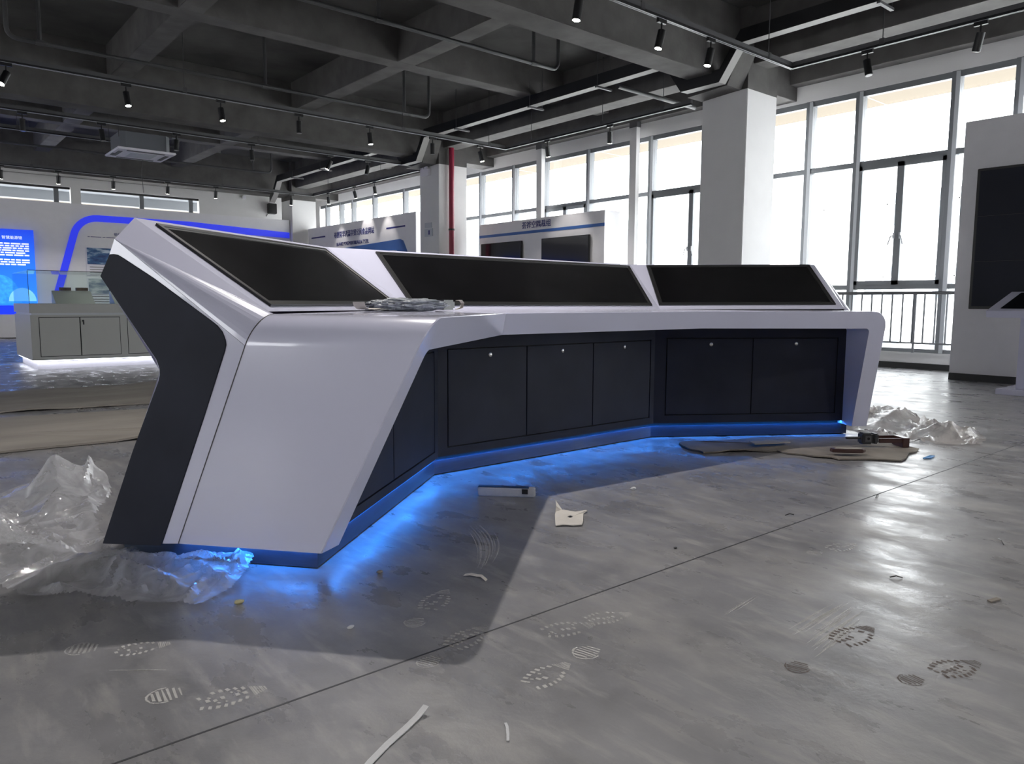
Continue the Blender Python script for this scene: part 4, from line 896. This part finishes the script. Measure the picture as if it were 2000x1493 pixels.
prints = [((.575, 1.745), -.16, 'sole', 'dust', .85, 'pale ridged shoe print left of the floor joint'), ((.46, 1.85), -.2, 'heel', 'dust', 1.1, 'smudged pale heel print near the ridged print'),
          ((.475, 2.155), -.28, 'sole', 'dust', .75, 'pale sole print below the plastic sheet'), ((.355, 2.25), -.5, 'heel', 'fdust', 1.1, 'faint heel print at the lower left'),
          ((1.24, 1.335), .15, 'sole', 'dust', .85, 'clear pale sole print in the middle foreground'), ((1.41, 1.36), .15, 'heel', 'dust', 1.1, 'rounded pale heel print beside the clear sole print'),
          ((1.47, 1.50), -.3, 'sole', 'fdust', .9, 'faint sole print beyond the floor joint'), ((1.62, 1.48), -.3, 'sole', 'fdust', .8, 'faint ridged sole print right of another faint one'),
          ((2.08, .945), -.05, 'sole', 'mud', .95, 'brownish muddy sole print at the right'), ((2.04, .70), -.3, 'both', 'mud', .85, 'smeared brown shoe print at the lower right'),
          ((1.78, .95), .2, 'heel', 'mud', .9, 'small brown heel smudge between the muddy prints'), ((2.77, 1.36), -.2, 'both', 'fdust', .8, 'faint shoe print on the shiny floor patch'),
          ((1.24, 1.88), .6, 'both', 'fdust', .9, 'faint scattered shoe print at the shadow tip'), ((1.15, 1.62), .3, 'both', 'fdust', .9, 'faint scuffed print on the shadow boundary')]
for i, ((x, y), a, part, m_, sc, lab) in enumerate(prints):
    me = print_mesh(i, 'sole' if part == 'both' else part); o = link('shoe_print', me, M[m_])
    if part == 'both': link('heel', print_mesh(i+50, 'heel'), M[m_], o)
    c = .13 if part == 'sole' else (-.06 if part == 'heel' else .06)
    o.location = (x-c*sc*math.cos(a), y-c*sc*math.sin(a), 0); o.rotation_euler = (0, 0, a); o.scale = (sc, sc, 1); tag(o, lab, 'shoe print', 'shoe prints on the grey floor')
# swept streaks in the dust
def streaks(ends, n, m, label, seed, bow=.0):
    """strokes lying between two edges, ends = (start_a, start_b, end_a, end_b)"""
    sa, sb, ea, eb = [Vector(p) for p in ends]; mb = MB(); rnd = random.Random(seed)
    for k in range(n):
        t = rnd.random(); p = sa.lerp(sb, t); q = ea.lerp(eb, t+rnd.uniform(-.05, .05)); a0 = rnd.uniform(0, .35); a1 = rnd.uniform(.6, 1)
        d = (q-p); nn = Vector((-d.y, d.x)).normalized(); w_ = rnd.uniform(.001, .004); L1, L2 = [], []
        for i in range(9):
            u = a0+(a1-a0)*i/8; c_ = p+d*u+nn*(bow*4*u*(1-u)); ww = w_*math.sin(PI*(i+.4)/8.8)
            L1.append((c_.x+nn.x*ww, c_.y+nn.y*ww, .0007)); L2.append((c_.x-nn.x*ww, c_.y-nn.y*ww, .0007))
        mb.loft([L1, L2])
    o = mb.build('sweep_mark', m, recalc=False); tag(o, label, 'dust mark'); o['kind'] = 'stuff'
streaks(((1.50, 2.02), (1.63, 2.06), (1.84, 2.55), (1.93, 2.51)), 16, M['fdust'], 'curved sweep marks in the dust beyond the small white scrap', 1, bow=-.05)
streaks(((1.96, 1.09), (1.86, .94), (2.32, 1.10), (2.27, .985)), 26, M['fdust'], 'fan of broad dust strokes beside the brown muddy print', 2)
streaks(((.36, 2.09), (.37, 2.08), (.52, 1.96), (.53, 1.955)), 4, M['fdust'], 'single long pale scrape in the dust at the lower left', 3)
streaks(((1.88, 1.27), (1.90, 1.25), (2.15, 1.30), (2.14, 1.28)), 4, M['fdust'], 'thin forked scratch in the dust beyond the dust strokes', 4)
